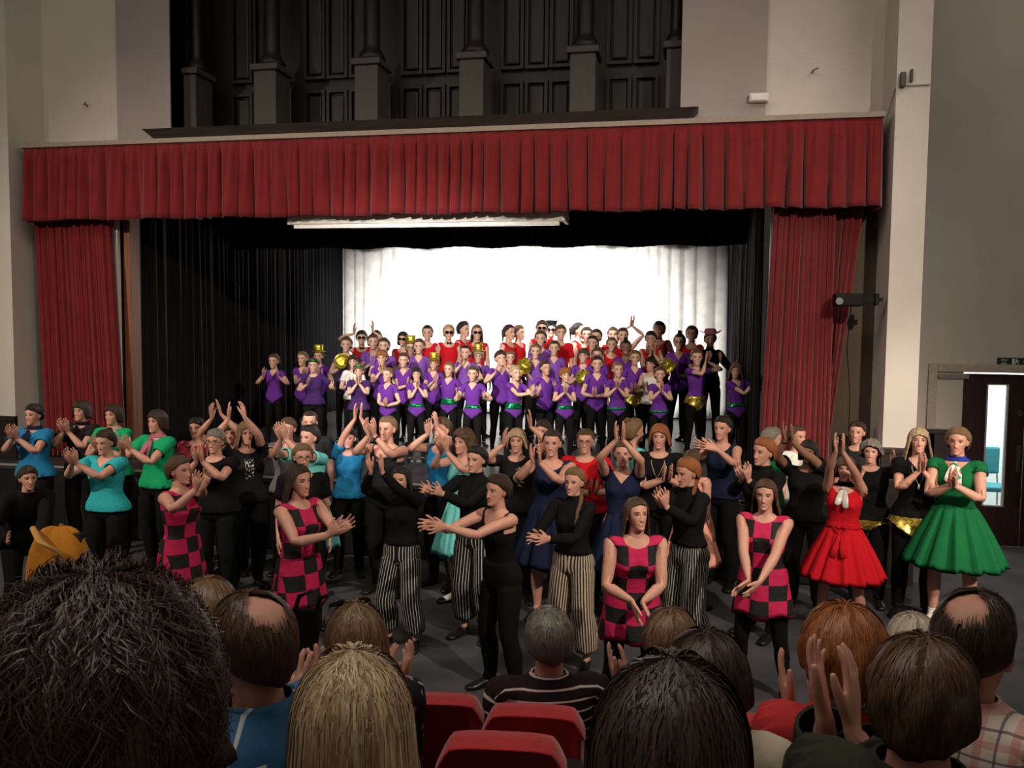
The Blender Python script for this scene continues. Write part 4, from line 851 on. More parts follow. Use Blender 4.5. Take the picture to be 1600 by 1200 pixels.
def person(px, top, D, label, parts, hair, yaw=0, z0=0.0, clap=None, L=None, Rr=None, skn='pale', group=None, hat_extra=0.0, feet=None, **o):
    """px, top: pixel of the crown; D: metres from the lens; yaw: which way the figure faces, 0 = to the lens, + = to the right of the picture"""
    crown = at(px, top, D)
    view = math.degrees(math.atan2(CAM[0]-crown[0], -(CAM[1]-crown[1])))     # figure faces -Y; turn it to the lens
    o['byaw'] = view+yaw-o.get('twist', 0)*.0
    Tm, Rm, S, nxt = pose(o)
    hc = Tm['head']+Rm['head'] @ (S['head']*(np.array([0, .01, 1.705])-J['head']))
    if feet is not None: s = feet; z0 = crown[2]-hc[2]*s
    else: s = (crown[2]-z0)/hc[2]
    base = np.array([crown[0]-hc[0]*s, crown[1]-hc[1]*s, z0])
    LOG.append((label, round(s*1.7, 2)))
    fwd = rot('z', o['byaw']+o.get('twist', 0)) @ np.array([0, -1, 0]); side = rot('z', o['byaw']+o.get('twist', 0)) @ np.array([1, 0, 0]); up = np.array([0, 0, 1.])
    tofig = lambda p: (np.array(p)-base)/s
    hands = {}
    for i, t in enumerate('LR'):
        sg = 1-2*i; sh = Tm['up'+t]
        spec = L if t == 'L' else Rr
        if clap is not None:
            hx, hy, f = clap[:3]; gap = clap[3] if len(clap) > 3 else .05; fd = o.get('fdir') 
            C = tofig(at(hx, hy, D-f)); Fd = nrm(fd[0]*side*1.0+fd[1]*fwd+fd[2]*up) if fd else None
            if Fd is None: v = C-(Tm['upL']+Tm['upR'])/2; Fd = nrm(nrm(v)*.35+up*.75+fwd*.15)
            palm = -sg*side; Fd = nrm(Fd+sg*side*.10)
            hands[t] = dict(wrist=C+side*sg*(gap/2+.012)-Fd*.095, palm=palm, finger=Fd)
        elif spec is not None:
            hx, hy, f = spec[:3]; C = tofig(at(hx, hy, D-f)); v = C-sh
            Fd = nrm(nrm(v)*.5+up*.6) if len(spec) < 4 else nrm(spec[3][0]*side+spec[3][1]*fwd+spec[3][2]*up)
            palm = nrm(-sg*side+.3*fwd) if len(spec) < 5 else nrm(spec[4][0]*side+spec[4][1]*fwd+spec[4][2]*up)
            hands[t] = dict(wrist=C-Fd*.095, palm=palm, finger=Fd)
        else:
            Fd = nrm(np.array([0, 0, -1])+fwd*.15); hands[t] = dict(wrist=sh+side*sg*.07+fwd*.06-up*.51, palm=-sg*side, finger=Fd, pole=-fwd)
    finish(o, Tm, Rm, S, nxt, hands)
    lo = o.get('lo', False)
    e = thing('person', label, 'person', tuple(base), group)
    def put(name, tpl, mat, lab=None, parent=e):
        k = tpl+'_lo' if lo and tpl+'_lo' in TPL else tpl; T = TPL[k]
        me = T['me'].copy(); me.name = name; R0 = T['co']
        if name == 'body':                                   # the flesh gives a little under the clothes
            z = R0[:, 2]; names = {q[0] for q in parts}; dn = np.zeros(len(z))
            if names & {'leggings', 'trousers'}: dn += .005*sstep(.12, .16, z)*sstep(.95, .93, z)
            ax = np.abs(R0[:, 0]); tp = {q[1] for q in parts}
            lim = .60 if tp & {'turtle', 'shirt', 'jacket', 'long_tee'} else .235 if tp & {'tee', 'tee_v', 'leotard'} else .105
            if not names <= {'shoe'}: dn += .0045*sstep(.93, .95, z)*(z < 1.45)*np.where(ax < .10, sstep(1.33, 1.29, z), sstep(lim+.03, lim, ax)*(1 if lim > .2 else sstep(1.30, 1.26, z)))
            R0 = R0-T['nr']*dn[:, None]
        P = skin_verts(R0, T['W'], Tm, Rm, S, o.get('bust', 0), o.get('belly', 0))*s
        set_co(me, P); me.materials.clear(); me.materials.append(mat)
        ob = mk(name, me, None, parent)
        if lab: ob['label'] = lab
        return ob
    put('body', 'body', SKIN[skn]) if 'body' in TPL else put('body', 'body_lo' if lo else 'body_hi', SKIN[skn])
    if not o.get('back'):
        put('eye', 'eye_left', EYE); put('eye', 'eye_right', EYE)
    if hair is not None: put('hair', 'hair_'+hair[0], HAIR[hair[1]])
    for p in parts: put(*p)
    e['scale_m'] = round(float(s), 3)
    return e, (Tm, Rm, S, s, base, put)
g = NT('eye'); v, x, y, z = g.attr('rest')
d_ = g.M('SQRT', g.M('ADD', g.M('POWER', g.M('SUBTRACT', g.M('ABSOLUTE', x), .031), 2.0), g.M('POWER', g.M('SUBTRACT', z, 1.5885), 2.0)))
c_ = g.mix(g.ss(d_, .0072, .0062), (0.30, 0.26, 0.24), (0.030, 0.018, 0.014)); c_ = g.mix(g.ss(z, 1.5905, 1.5925), c_, (0.16, 0.08, 0.06)); EYE = g.fin(c_, 0.2)

# ------------------------------------------------------------------ costumes
def checks(name, a, b, k=.118, oy=.0):
    g = NT(name); v, x, y, z = g.attr('rest')
    fl = lambda s, o: g.M('FLOOR', g.M('DIVIDE', g.M('ADD', s, o), k))
    s = g.M('ADD', g.M('ADD', fl(x, k/2+5*k), fl(z, .03)), g.ss(y, .004, .006)); m = g.M('GREATER_THAN', g.M('MODULO', g.M('ADD', s, .25), 2.0), 1.0)
    c = g.mix(m, a, b); g.bump(g.noise(v, 12, 3), .35, .03); return g.fin(c, .75, 0, .25)
def pin(name, a, b, n, frac, jit=0.0, leg=True):
    g = NT(name); v, x, y, z = g.attr('rest')
    xx = g.M('SUBTRACT', g.M('ABSOLUTE', x), .088) if leg else x
    an = g.M('MULTIPLY', g.M('ADD', g.M('ARCTAN2', y, xx), PI), n/(2*PI))
    if jit: an = g.M('ADD', an, g.M('MULTIPLY', g.noise(g.scalev(v, (1, 1, .3)), 30, 2), jit))
    m = g.M('LESS_THAN', g.M('FRACT', an), frac); c = g.mix(m, a, b); g.bump(g.noise(v, 9, 3), .3, .03); return g.fin(c, .8, 0, .2)
def hoops(name, a, b, k, frac):
    g = NT(name); v, x, y, z = g.attr('rest'); ax = g.M('ABSOLUTE', x); arm = g.M('GREATER_THAN', ax, .175)
    s = g.M('ADD', g.M('MULTIPLY', g.M('SUBTRACT', 1.0, arm), z), g.M('MULTIPLY', arm, ax)); m = g.M('LESS_THAN', g.M('FRACT', g.M('DIVIDE', s, k)), frac)
    g.bump(g.noise(v, 9, 3), .3, .03); return g.fin(g.mix(m, a, b), .85, 0, .2)
def plaid(name, base, c1, c2):
    g = NT(name); v, x, y, z = g.attr('rest')
    f = lambda s, k, o, w: g.M('LESS_THAN', g.M('FRACT', g.M('DIVIDE', g.M('ADD', s, o+9), k)), w)
    c = g.mix(g.M('MULTIPLY', f(x, .06, 0, .25), .6), base, c1); c = g.mix(g.M('MULTIPLY', f(z, .06, .01, .25), .6), c, c1)
    c = g.mix(g.M('MULTIPLY', f(x, .06, .026, .08), .8), c, c2); c = g.mix(g.M('MULTIPLY', f(z, .06, .036, .08), .8), c, c2); g.bump(g.noise(v, 10, 3), .4, .03); return g.fin(c, .85, 0, .2)
def spots(name, a, b, scale, thr):
    g = NT(name); v, x, y, z = g.attr('rest'); vo = g.n('ShaderNodeTexVoronoi'); vo.inputs['Scale'].default_value = scale; g.t.links.new(v, vo.inputs['Vector'])
    m = g.M('LESS_THAN', vo.outputs['Distance'], thr); return g.fin(g.mix(m, a, b), .85, 0, .2)
def floral(name, a, b, c_):
    g = NT(name); v, x, y, z = g.attr('rest'); f = g.noise(v, 22, 2, .5); f2 = g.noise(v, 37, 2, .5); c = g.mix(g.M('GREATER_THAN', f, .54), a, b); c = g.mix(g.M('GREATER_THAN', f2, .62), c, c_); return g.fin(c, .8, 0, .2)
C = {k: cloth(k.replace('_', ' ')+' cloth', v) for k, v in dict(purple=(.135, .032, .29), violet=(.20, .075, .38), navy_purple=(.055, .022, .12), black=(.006, .006, .0065), charcoal=(.020, .020, .023), red=(.55, .010, .018),
     green=(.008, .13, .042), jade=(.010, .36, .14), turquoise=(.03, .42, .46), aqua=(.16, .58, .56), blue=(.02, .20, .42), navy=(.012, .016, .045), peach=(.80, .36, .27), white=(.78, .76, .72), cream=(.66, .60, .46), grey=(.20, .19, .19),
     beige=(.45, .36, .26), pinkscarf=(.45, .14, .20), mustard=(.46, .19, .02), denim=(.03, .10, .20), olive=(.035, .037, .026), coral=(.55, .045, .05), lime=(.20, .24, .05), darkred=(.14, .008, .012), pink=(.62, .16, .27), royal=(.02, .04, .30)).items()}
C['check'] = checks('pink and black checks', (.52, .015, .085), (.014, .013, .014)); C['pinstripe'] = pin('white pinstripes', (.010, .010, .011), (.75, .72, .66), 24, .16); C['creamstripe'] = pin('cream stripes', (.030, .022, .020), (.52, .42, .32), 26, .48, .3)
C['greystripe'] = pin('grey stripes', (.014, .014, .015), (.42, .41, .38), 30, .30, .8); C['hoops'] = hoops('white hoops', (.018, .009, .010), (.62, .53, .48), .036, .17); C['plaid'] = plaid('pale plaid', (.66, .58, .52), (.55, .22, .18), (.10, .09, .12))
C['leaves'] = spots('pale sprigs', (.012, .012, .018), (.30, .30, .32), 26, .22); C['floral'] = floral('red and navy floral', (.42, .02, .03), (.02, .02, .07), (.5, .2, .22)); C['multi'] = floral('bright scarf', (.75, .70, .62), (.05, .35, .22), (.80, .10, .10))
def printed(name, base, ink, x0, x1, z0, z1, back=False, scale=60, thr=.56):
    g = NT(name); v, x, y, z = g.attr('rest'); f = g.noise(v, scale, 2, .6)
    inb = lambda s, a, b: g.M('MULTIPLY', g.M('GREATER_THAN', s, a), g.M('LESS_THAN', s, b))
    m = g.M('MULTIPLY', g.M('MULTIPLY', inb(x, x0, x1), inb(z, z0, z1)), g.M('MULTIPLY', g.M('GREATER_THAN' if back else 'LESS_THAN', y, 0.0), g.M('GREATER_THAN', f, thr)))
    g.bump(g.noise(v, 9, 3), .3, .03); return g.fin(g.mix(m, base, ink), .85, 0, .2)
C['print'] = printed('tee with white print', (.009, .009, .010), (.62, .60, .56), -.045, .035, 1.13, 1.33)
C['logo_tee'] = printed('tee with small chest print', (.009, .009, .010), (.60, .56, .46), .01, .09, 1.14, 1.34, thr=.58)
g = NT('blue sweater with piping'); v, x, y, z = g.attr('rest'); ax = g.M('ABSOLUTE', x)
ln = g.M('LESS_THAN', g.M('ABSOLUTE', g.M('SUBTRACT', ax, g.M('ADD', .060, g.M('MULTIPLY', g.M('SUBTRACT', 1.45, z), .85)))), .0035)
hz = g.M('MULTIPLY', g.M('LESS_THAN', g.M('ABSOLUTE', g.M('SUBTRACT', z, 1.285)), .0035), g.M('LESS_THAN', ax, .17))
bd = g.M('MULTIPLY', g.M('MULTIPLY', g.M('GREATER_THAN', x, .055), g.M('LESS_THAN', x, .085)), g.M('MULTIPLY', g.M('GREATER_THAN', z, 1.325), g.M('MULTIPLY', g.M('LESS_THAN', z, 1.365), g.M('GREATER_THAN', y, 0.0))))
bi = g.M('MULTIPLY', g.M('MULTIPLY', g.M('GREATER_THAN', x, .061), g.M('LESS_THAN', x, .076)), g.M('MULTIPLY', g.M('GREATER_THAN', z, 1.334), g.M('LESS_THAN', z, 1.352)))
cc = g.mix(g.M('MAXIMUM', ln, hz), (.035, .13, .27), (.50, .56, .60)); cc = g.mix(bd, cc, (.70, .70, .68)); cc = g.mix(bi, cc, (.03, .05, .08)); g.bump(g.noise(v, 10, 3), .3, .03); C['piped'] = g.fin(cc, .8, 0, .2)
C['gold'] = sequins('gold sequins', (.55, .40, .07)); C['gsq'] = sequins('green sequins', (.010, .34, .11)); C['goldhat'] = sequins('gold foil', (.80, .55, .06), 40); C['silver'] = cloth('silver satin', (.62, .58, .56), .3, .1, 20, 0, .6)
SHO = plain('black shoe leather', (.010, .010, .010), .25); GLS = plain('dark lens', (.008, .008, .010), .12); FRM = plain('dark frame', (.02, .012, .010), .3); PINKH = plain('pink felt', (.72, .20, .32), .8)
LEG = ('leggings', 'tights', C['black']); SH = [('shoe', 'shoe_left', SHO), ('shoe', 'shoe_right', SHO)]
def bottoms(k): return {'leg': [LEG], 'tr': [('trousers', 'trousers', C['black'])], 'pin': [('trousers', 'wide_trousers', C['pinstripe'])], 'cream': [('trousers', 'wide_trousers', C['creamstripe'])], 'greys': [('trousers', 'wide_trousers', C['greystripe'])], 'bare': []}[k]+SH
def kid(c='purple', belt=None, wrap=False, extra=()):
    p = [('leotard', 'leotard', C[c]), LEG]+SH
    if belt == 'mid': p.append(('sequin_belt', 'belt', C['gsq']))
    if belt == 'wide': p.append(('sequin_belt', 'wide_belt', C['gsq']))
    if belt == 'low': p.append(('sequin_belt', 'low_belt', C['gsq']))
    if wrap: p.append(('hip_wrap', 'wrap', C['gold']))
    return p+list(extra)
def teekid(c='navy_purple'): return [('tee', 'tee', C[c]), LEG, ('sequin_belt', 'belt', C['gsq']), ('headband', 'headband', C['gsq'])]+SH
def red(extra=()): return [('vest', 'tank', C['red']), LEG]+SH+list(extra)
HAT = [('top_hat', 'top_hat', C['goldhat'])]; SUN = [('sunglasses', 'sunglasses', GLS)]; BOW = [('bow_tie', 'bow_tie', C['black'])]; GLA = [('glasses', 'glasses', FRM)]
# ------------------------------------------------------------------ children and dancers on the stage
K1, K2, K3 = 'children in purple at the front of the stage', 'children in purple in the middle rows', 'dancers in red at the back of the stage'
def K(px, top, D, lab, parts, hair, yaw=0, hands=None, row=K1, **o):
    hs = o.pop('hs', {K1: 1.10, K2: 1.05, K3: 1.0}[row]); kw = dict(clap=hands) if (hands is None or not isinstance(hands[0], tuple)) else dict(Rr=hands[0], L=hands[1])
    return person(px, top, D, lab, parts, hair, yaw, z0=.87, group=row, lo=True, w=o.pop('w', .90), hs=hs, skn=o.pop('skn', 'pale'), **kw, **o)
K(428, 553, 12.0, 'child in plain purple leotard standing alone on the left against the black curtain', kid(), ('bun', 'brown'), -22, ((411, 580, .25), (434, 582, .25)))
K(473, 549, 12.2, 'fair child in purple clapping, half behind the boy with the green headband', kid(), ('pulled', 'light'), -25, (477, 580, .22))
K(490, 559, 11.4, 'boy in dark purple tee and green headband with hands held wide apart', teekid(), ('short', 'brown'), -10, ((481, 594, .25), (520, 601, .15)), w=1.0)
K(498, 546, 12.7, 'child in purple wearing a gold top hat against the black curtain', kid(extra=HAT), ('pulled', 'brown'), -15, (500, 582, .2), K2)
K(541, 526, 12.6, 'child in purple holding a gold hat at the left edge of the white backdrop', kid(), ('bun', 'brown'), -5, ((534, 568, .3), (545, 572, .3)), K2)
K(552, 554, 12.0, 'dark-haired child in white top behind the boy with hands at his face', [('tee', 'tee', C['white']), LEG]+SH, ('mop', 'dark'), -10, (549, 596, .2), K2)
K(561, 568, 11.0, 'blond boy in dark purple tee and green headband, hands up to his mouth', teekid(), ('mop', 'light'), -8, (559, 592, .18, .03), w=1.0)
K(565, 516, 13.4, 'dancer in red with sunglasses and black bow tie, both arms raised', red(SUN+BOW), ('short', 'black'), 0, ((553, 512, .1), (583, 508, .1)), K3)
K(588, 516, 13.8, 'short-haired dark dancer at the back, next to the sunglasses wearer with raised arms', red(), ('short', 'dark'), 0, None, K3)
K(583, 522, 13.0, 'smiling child in purple in front of the dark-haired dancer, second row from the back', kid('violet'), ('pulled', 'brown'), 0, (583, 560, .2), K2)
K(600, 528, 12.5, 'child in purple with a bow on her dark bun, cheeks flushed', kid('violet', extra=[('hair_bow', 'hair_bow', C['black'])]), ('bun', 'brown'), -8, (598, 572, .2), K2)
K(597, 547, 11.8, 'ginger-fringed child in purple clapping in front of her chin', kid(), ('mop', 'ginger'), -12, (596, 573, .2, .03))
K(606, 574, 10.8, 'small child in purple with a green bow in her ponytail, hands clasped at her waist', kid(extra=[('hair_bow', 'hair_bow', C['gsq'])]), ('pony', 'light'), -30, (602, 628, .18, .02))
K(631, 551, 11.9, 'child in purple between the green bow child and the black-fringed child', kid(), ('pulled', 'brown'), -8, (640, 596, .2))
K(630, 518, 13.3, 'dancer in red wearing dark sunglasses beside the gold hat and spectacles', red(SUN), ('bob', 'dark'), -15, None, K3)
K(642, 532, 13.0, 'child wearing a gold top hat and spectacles between two bare-headed dancers', [('tee', 'tee', C['white']), LEG]+SH+HAT+GLA, ('pulled', 'light'), 0, None, K2)
K(655, 529, 12.5, 'child in purple with a wide white neckline in front of the spectacled gold hat wearer', kid('violet'), ('pulled', 'brown'), -8, None, K2)
K(668, 508, 13.6, 'dancer in red with long black ponytail against the white backdrop', red(), ('pony', 'black'), -5, None, K3)
K(651, 573, 10.9, 'small child with a straight black fringe, green belt, hands pressed to her mouth', kid(belt='mid'), ('fringe_bob', 'black'), -5, (653, 598, .15, .02))
K(678, 558, 12.2, 'ginger child in purple with a gold top hat, arm raised behind the long-haired child', kid(extra=HAT), ('mop', 'ginger'), -10, ((680, 590, .2), (690, 600, .2)), K2)
K(701, 507, 13.6, 'fair short-haired dancer in sunglasses and bow tie, left of the profile dancer', red(SUN+BOW), ('pulled', 'blonde'), 5, None, K3)
K(724, 502, 13.8, 'dancer in profile with black hair leaning towards the pair in sunglasses', red(), ('pulled', 'black'), 55, None, K3)
K(745, 507, 13.5, 'long brown-haired dancer in sunglasses and bow tie, right of the profile dancer', red(SUN+BOW), ('half_long', 'light'), 8, None, K3)
K(702, 565, 11.1, 'long brown-haired child in purple with high green sequin sash, hands apart', kid(belt='wide'), ('half_long', 'light'), -18, ((680, 590, .2), (714, 612, .28)))
K(728, 539, 12.2, 'dark-haired child in purple holding one hand against her cheek', kid('violet'), ('pony', 'dark'), -12, ((721, 562, .2), (735, 575, .2)), K2)
K(747, 545, 12.4, 'blond child in white and lavender with a gold hat behind the laughing child', kid('violet', extra=HAT), ('mop', 'blonde'), 0, ((750, 590, .2), (766, 588, .2)), K2)
K(739, 572, 10.6, 'laughing child in purple with green sequin belt, hands out at both sides of the belt', kid(belt='mid'), ('bun', 'brown'), -10, ((716, 618, .25), (757, 617, .20)))
K(782, 547, 11.6, 'boy in purple with cropped brown hair, one hand crossing his face', kid(), ('short', 'dark'), 15, ((776, 574, .25), (789, 566, .25)), w=1.0)
K(795, 507, 13.6, 'dancer with dark ringlets turned aside against the white backdrop', red(), ('pony', 'dark'), 50, None, K3)
K(810, 508, 13.8, 'slim dancer in dark red seen from the side next to the ringlets dancer', red(), ('pulled', 'brown'), 60, None, K3)
K(797, 548, 12.6, 'child in white half hidden by the boy with the crossed hand', [('tee', 'tee', C['white']), LEG]+SH, ('pulled', 'light'), 8, None, K2)
K(805, 571, 10.7, 'small blond child in purple with wide low green belt, arms stretched to one side', kid(belt='wide'), ('bun', 'blonde'), 30, (838, 607, .25, .10), side=4)
K(837, 537, 12.4, 'smiling child in purple under the two dancers in sunglasses', kid('violet'), ('pulled', 'light'), 0, ((826, 565, .2), (830, 590, .2)), K2)
K(845, 516, 13.0, 'older child in purple with open mouth just below the sunglasses pair', kid('violet'), ('pulled', 'brown'), -5, None, K2)
K(847, 500, 13.7, 'tallest dancer in sunglasses, bare-headed, beside the peaked cap', red(SUN), ('short', 'dark'), 0, None, K3)
K(861, 503, 14.2, 'dancer in sunglasses and dark peaked cap at the back', red(SUN+[('cap', 'peaked_cap', C['black'])]), ('short', 'black'), 0, None, K3)
K(876, 507, 13.5, 'dancer in plain red tee with short brown hair on the white backdrop', [('tee', 'tee', C['red']), LEG]+SH, ('short', 'brown'), 10, None, K3)
K(852, 563, 11.3, 'slender child in dark purple with hair scraped back, arms swung to one side', kid('purple'), ('bun', 'dark'), 25, ((842, 612, .2), (868, 600, .25)), skn='mid')
K(866, 532, 12.9, 'child in purple half hidden below the dancer in the red tee', kid('violet'), ('pulled', 'brown'), 0, None, K2)
K(883, 574, 10.7, 'small ginger child in purple with palms together and a green sequin belt', kid(belt='mid'), ('mop', 'ginger'), 18, (884, 606, .2, .02))
K(903, 504, 14.0, 'dancer with sleek dark hair turned away at the back, right of the red tee', red(), ('pony', 'black'), 70, None, K3)
K(917, 511, 13.8, 'dancer with dark crown of hair, just right of the turned-away dancer', red(), ('pulled', 'dark'), 0, None, K3)
K(932, 514, 13.5, 'dancer in red with centre-parted dark hair above the serious young dancer', red(), ('pulled', 'dark'), -5, None, K3)
K(926, 524, 13.1, 'serious young dancer in red with dark hair scraped back', red(), ('pulled', 'dark'), -8, None, K3)
K(912, 544, 12.1, 'child in shiny purple with brown fringe, gold hat held low in front', kid(extra=[]), ('mop', 'brown'), -10, ((905, 582, .2), (916, 582, .2)), K2)
K(933, 543, 12.2, 'child in purple peering over the one with hands joined at the waist', kid(), ('pulled', 'brown'), 0, None, K2)
K(933, 556, 11.1, 'child in purple with a wristband, hands joined at her waist', kid(), ('bun', 'dark'), 5, (929, 612, .22, .03), skn='pale')
K(956, 527, 13.2, 'young dancer in bright red vest left of the child with the dark top bun', red(), ('pulled', 'light'), 0, None, K3)
K(958, 511, 13.8, 'dancer with curly brown bun at the back by the raised arms', red(), ('bun', 'brown'), 0, None, K3)
K(973, 512, 13.6, 'dancer in red with both arms raised high in a clap above all heads', red(), ('pulled', 'dark'), 10, (988, 500, .0, .02), K3)
K(978, 531, 12.7, 'brown-skinned child in purple with a dark top bun, smiling', kid(), ('top_bun', 'black'), 0, None, K2, skn='brown')
K(992, 547, 11.8, 'freckled child in purple with gold sequin hip wrap', kid(wrap=True), ('pulled', 'light'), 8, (990, 605, .2), K2)
K(965, 565, 10.8, 'small blond child in purple with loose ponytail, palms together, thin green belt', kid(belt='low'), ('pony', 'light'), 15, (965, 598, .2, .02))
K(1017, 517, 13.1, 'dancer in red with black hair and folded arms', red(), ('short', 'black'), -5, (1020, 545, .2), K3)
K(1030, 502, 13.6, 'tall dancer in red with a black choker at the back', red([('choker', 'choker', C['black'])]), ('pulled', 'black'), -10, (1032, 545, .25), K3)
K(1017, 557, 11.6, 'boy with a dark bowl of hair and bare arms, in profile', [('vest', 'tank', C['white']), LEG]+SH, ('mop', 'black'), -20, (1008, 602, .2), K2)
K(1031, 573, 10.8, 'small laughing child in purple with thin green hip belt, palms together at her chin', kid(belt='low'), ('pulled', 'brown'), 8, (1034, 603, .2, .02))
K(1062, 521, 12.4, 'child in purple with spectacles and dark bun, holding a gold hat', kid(extra=GLA), ('top_bun', 'black'), -5, ((1045, 574, .25), (1058, 582, .25)), K2)
K(1081, 509, 13.3, 'dancer in red with dark hair between the spectacled child and the pink hat', red(), ('pulled', 'dark'), -5, None, K3)
K(1110, 518, 12.9, 'dancer in black wearing a pink cowboy hat by the black curtain', [('top', 'turtle', C['black']), ('cowboy_hat', 'cowboy_hat', PINKH)]+[('trousers', 'trousers', C['black'])]+SH, ('short', 'black'), 5, ((1108, 560, .2), (1127, 556, .2)), K3)
K(1089, 545, 11.3, 'tall child in purple with gold sequin hip wrap clapping up beside her face', kid(wrap=True), ('bun', 'brown'), 22, (1107, 556, .15, .03), K1, hyaw=-15)
K(1150, 566, 10.7, 'long-haired fair child in purple and green belt clapping towards the red curtain', kid(belt='mid'), ('long_fringe', 'light'), 28, (1188, 590, .15, .10), hyaw=-32, side=-4)
# gold hats carried in the hands
def loose_hat(px, py, D, tilt, yaw, lab):
    p = at(px, py, D); T = TPL['top_hat']; me = T['me'].copy(); P = (T['co']-np.array([0, .008, 1.72]))*1.0 @ (rot('z', yaw) @ rot('x', tilt)).T; set_co(me, P)
    o = mk('top_hat', me); me.materials.clear(); me.materials.append(C['goldhat']); o.location = p; tag(o, lab, 'hat', 'gold hats held in the hands')
loose_hat(534, 566, 12.2, 95, 20, 'gold top hat held crown outwards at the left edge of the white backdrop')
loose_hat(1043, 570, 12.1, 40, -40, 'gold hat held by the spectacled child with the dark bun')
loose_hat(820, 570, 12.2, 60, 30, 'gold hat held between the cropped boy and the arms-swung child')
loose_hat(910, 590, 11.9, 80, -20, 'gold hat held low by the brown-fringed child in shiny purple')

# ------------------------------------------------------------------ adults on the hall floor
AG = 'adult dancers on the hall floor'
def A(px, top, D, lab, parts, hair, yaw=0, hands=None, **o):
    kw = dict(clap=hands) if (hands is None or not isinstance(hands[0], tuple)) else dict(Rr=hands[0], L=hands[1])
    o.setdefault('bust', .028); lo = o.pop('lo', D > 8.6)
    return person(px, top, D, lab, parts, hair, yaw, z0=0, group=AG, lo=lo, skn=o.pop('skn', 'rosy'), **kw, **o)
t_ = lambda c, k='tee': [('tee', k, C[c])]
tr = [('trousers', 'trousers', C['black'])]+SH
sc_ = lambda c: [('neck_scarf', 'neck_scarf', C[c]), ('scarf', 'scarf_tails', C[c])]
A(53, 631, 9.5, 'short-haired woman in blue tee and navy scarf clapping at the far left', t_('blue')+sc_('navy')+tr, ('short', 'black'), -40, (18, 674, .35), w=1.12)
A(128, 625, 9.8, 'woman with dark brown bob in black top clapping before the red curtain', t_('charcoal')+sc_('black')+tr, ('fringe_bob', 'dark'), -38, (98, 664, .3), w=1.08)
A(177, 631, 9.6, 'woman in green tee with beige scarf behind the turquoise tee', t_('jade')+sc_('beige')+tr, ('bob', 'dark'), -35, (150, 690, .3), w=1.08)
A(163, 672, 8.0, 'woman in turquoise tee with hair tied back, clapping at the left', t_('turquoise', 'tee_v')+tr, ('bun', 'dark'), -38, (110, 712, .35), w=1.12, hp=8)
A(246, 640, 8.9, 'woman with long dark hair in green tee and pink scarf', t_('jade')+sc_('pinkscarf')+tr, ('bob', 'dark'), -45, (190, 690, .3, .10), w=1.08)
A(307, 652, 9.2, 'dark-haired woman in red and navy flowered top behind the grey-haired spectacles wearer', t_('floral')+tr, ('short', 'black'), -20, (322, 700, .2), w=1.05)
A(337, 670, 8.0, 'grey-haired woman in spectacles and black tee clapping', t_('black')+tr+GLA, ('short', 'grey'), -25, (308, 708, .35), w=1.18)
A(362, 660, 8.9, 'bare-armed woman reaching both hands high, left of the logo tee wearer', [('vest', 'tank', C['black'])]+tr, ('bob', 'brown'), -15, ((330, 640, .2), (342, 634, .2)))
A(384, 658, 8.4, 'fair woman in black tee with white figures, both hands high beside her face', t_('print')+tr, ('long', 'light'), 15, ((357, 640, .3), (380, 638, .3)), w=1.12)
A(450, 652, 8.9, 'woman mostly hidden behind raised clapping hands left of the bald man', t_('grey')+tr, ('short', 'brown'), -10, (448, 676, .3))
A(484, 642, 9.1, 'bald-fronted man in dark tee behind the aqua top', t_('charcoal')+tr, ('balding', 'dark'), -5, None, bust=0, w=1.15)
A(484, 664, 8.2, 'dark-haired woman in aqua top clapping high to the left', t_('aqua')+[('skirt', 'soft_skirt', C['aqua'])]+SH, ('bun', 'black'), -40, (438, 672, .35), w=1.05)
A(473, 693, 7.3, 'blonde woman in spectacles and black top behind the second checked tunic', t_('black')+tr+GLA, ('pulled', 'light'), 8, None, w=1.1)
A(279, 712, 6.6, 'woman in pink and black checked tunic with pinned brown hair, leftmost of the four', [('tunic', 'tunic_top', C['check']), ('skirt', 'tunic_skirt', C['check'])]+bottoms('leg'), ('low_bun', 'brown'), 48, (316, 748, .35, .08), w=1.08)
A(465, 725, 6.0, 'woman in pink and black checked tunic with long dark hair, hands out at waist height', [('tunic', 'tunic_top', C['check']), ('skirt', 'tunic_skirt', C['check'])]+bottoms('leg'), ('half_long', 'dark'), 42, (535, 822, .30, .08), w=1.05, fdir=(.2, .6, .5))
A(606, 650, 8.3, 'bare-shouldered woman in dark vest with cropped hair, hands up to the left', [('vest', 'cami', C['charcoal']), ('watch', 'bracelet_left', FRM)]+tr, ('crop', 'light'), -30, (578, 666, .35, .05), w=1.1)
A(545, 668, 8.9, 'woman almost hidden by the bare-shouldered woman, in bright blue sleeves', t_('blue')+tr, ('short', 'dark'), -10, (560, 640, .2))
A(628, 728, 6.9, 'dark-haired woman in black polo neck and white pinstriped trousers, looking left', [('polo_neck', 'turtle', C['black'])]+bottoms('pin'), ('half_long', 'black'), -25, (585, 722, .30, .10), w=.96, stance=.05, crouch=.02)
A(691, 652, 8.5, 'woman with one bare arm raised straight up beside her cheek', [('vest', 'tank', C['blue'])]+tr, ('pulled', 'brown'), -40, ((668, 664, .2), (681, 655, .2)))
A(725, 671, 8.0, 'curly-haired woman in aqua dress with red sash, singing to the left', [('bodice', 'bodice', C['aqua']), ('skirt', 'soft_skirt', C['aqua']), ('sash', 'sash', C['coral']), ('sock', 'sock_left', C['white']), ('sock', 'sock_right', C['white'])]+[('shoe', 'flat_shoe_left', SHO), ('shoe', 'flat_shoe_right', SHO)], ('curly', 'brown'), -40, (690, 692, .35, .06))
A(745, 696, 7.1, 'dark-haired woman in black polo neck behind the front dancer in black', [('polo_neck', 'turtle', C['black'])]+bottoms('pin'), ('low_bun', 'black'), -30, (672, 765, .30, .10), w=1.02, fdir=(-.1, .8, .4))
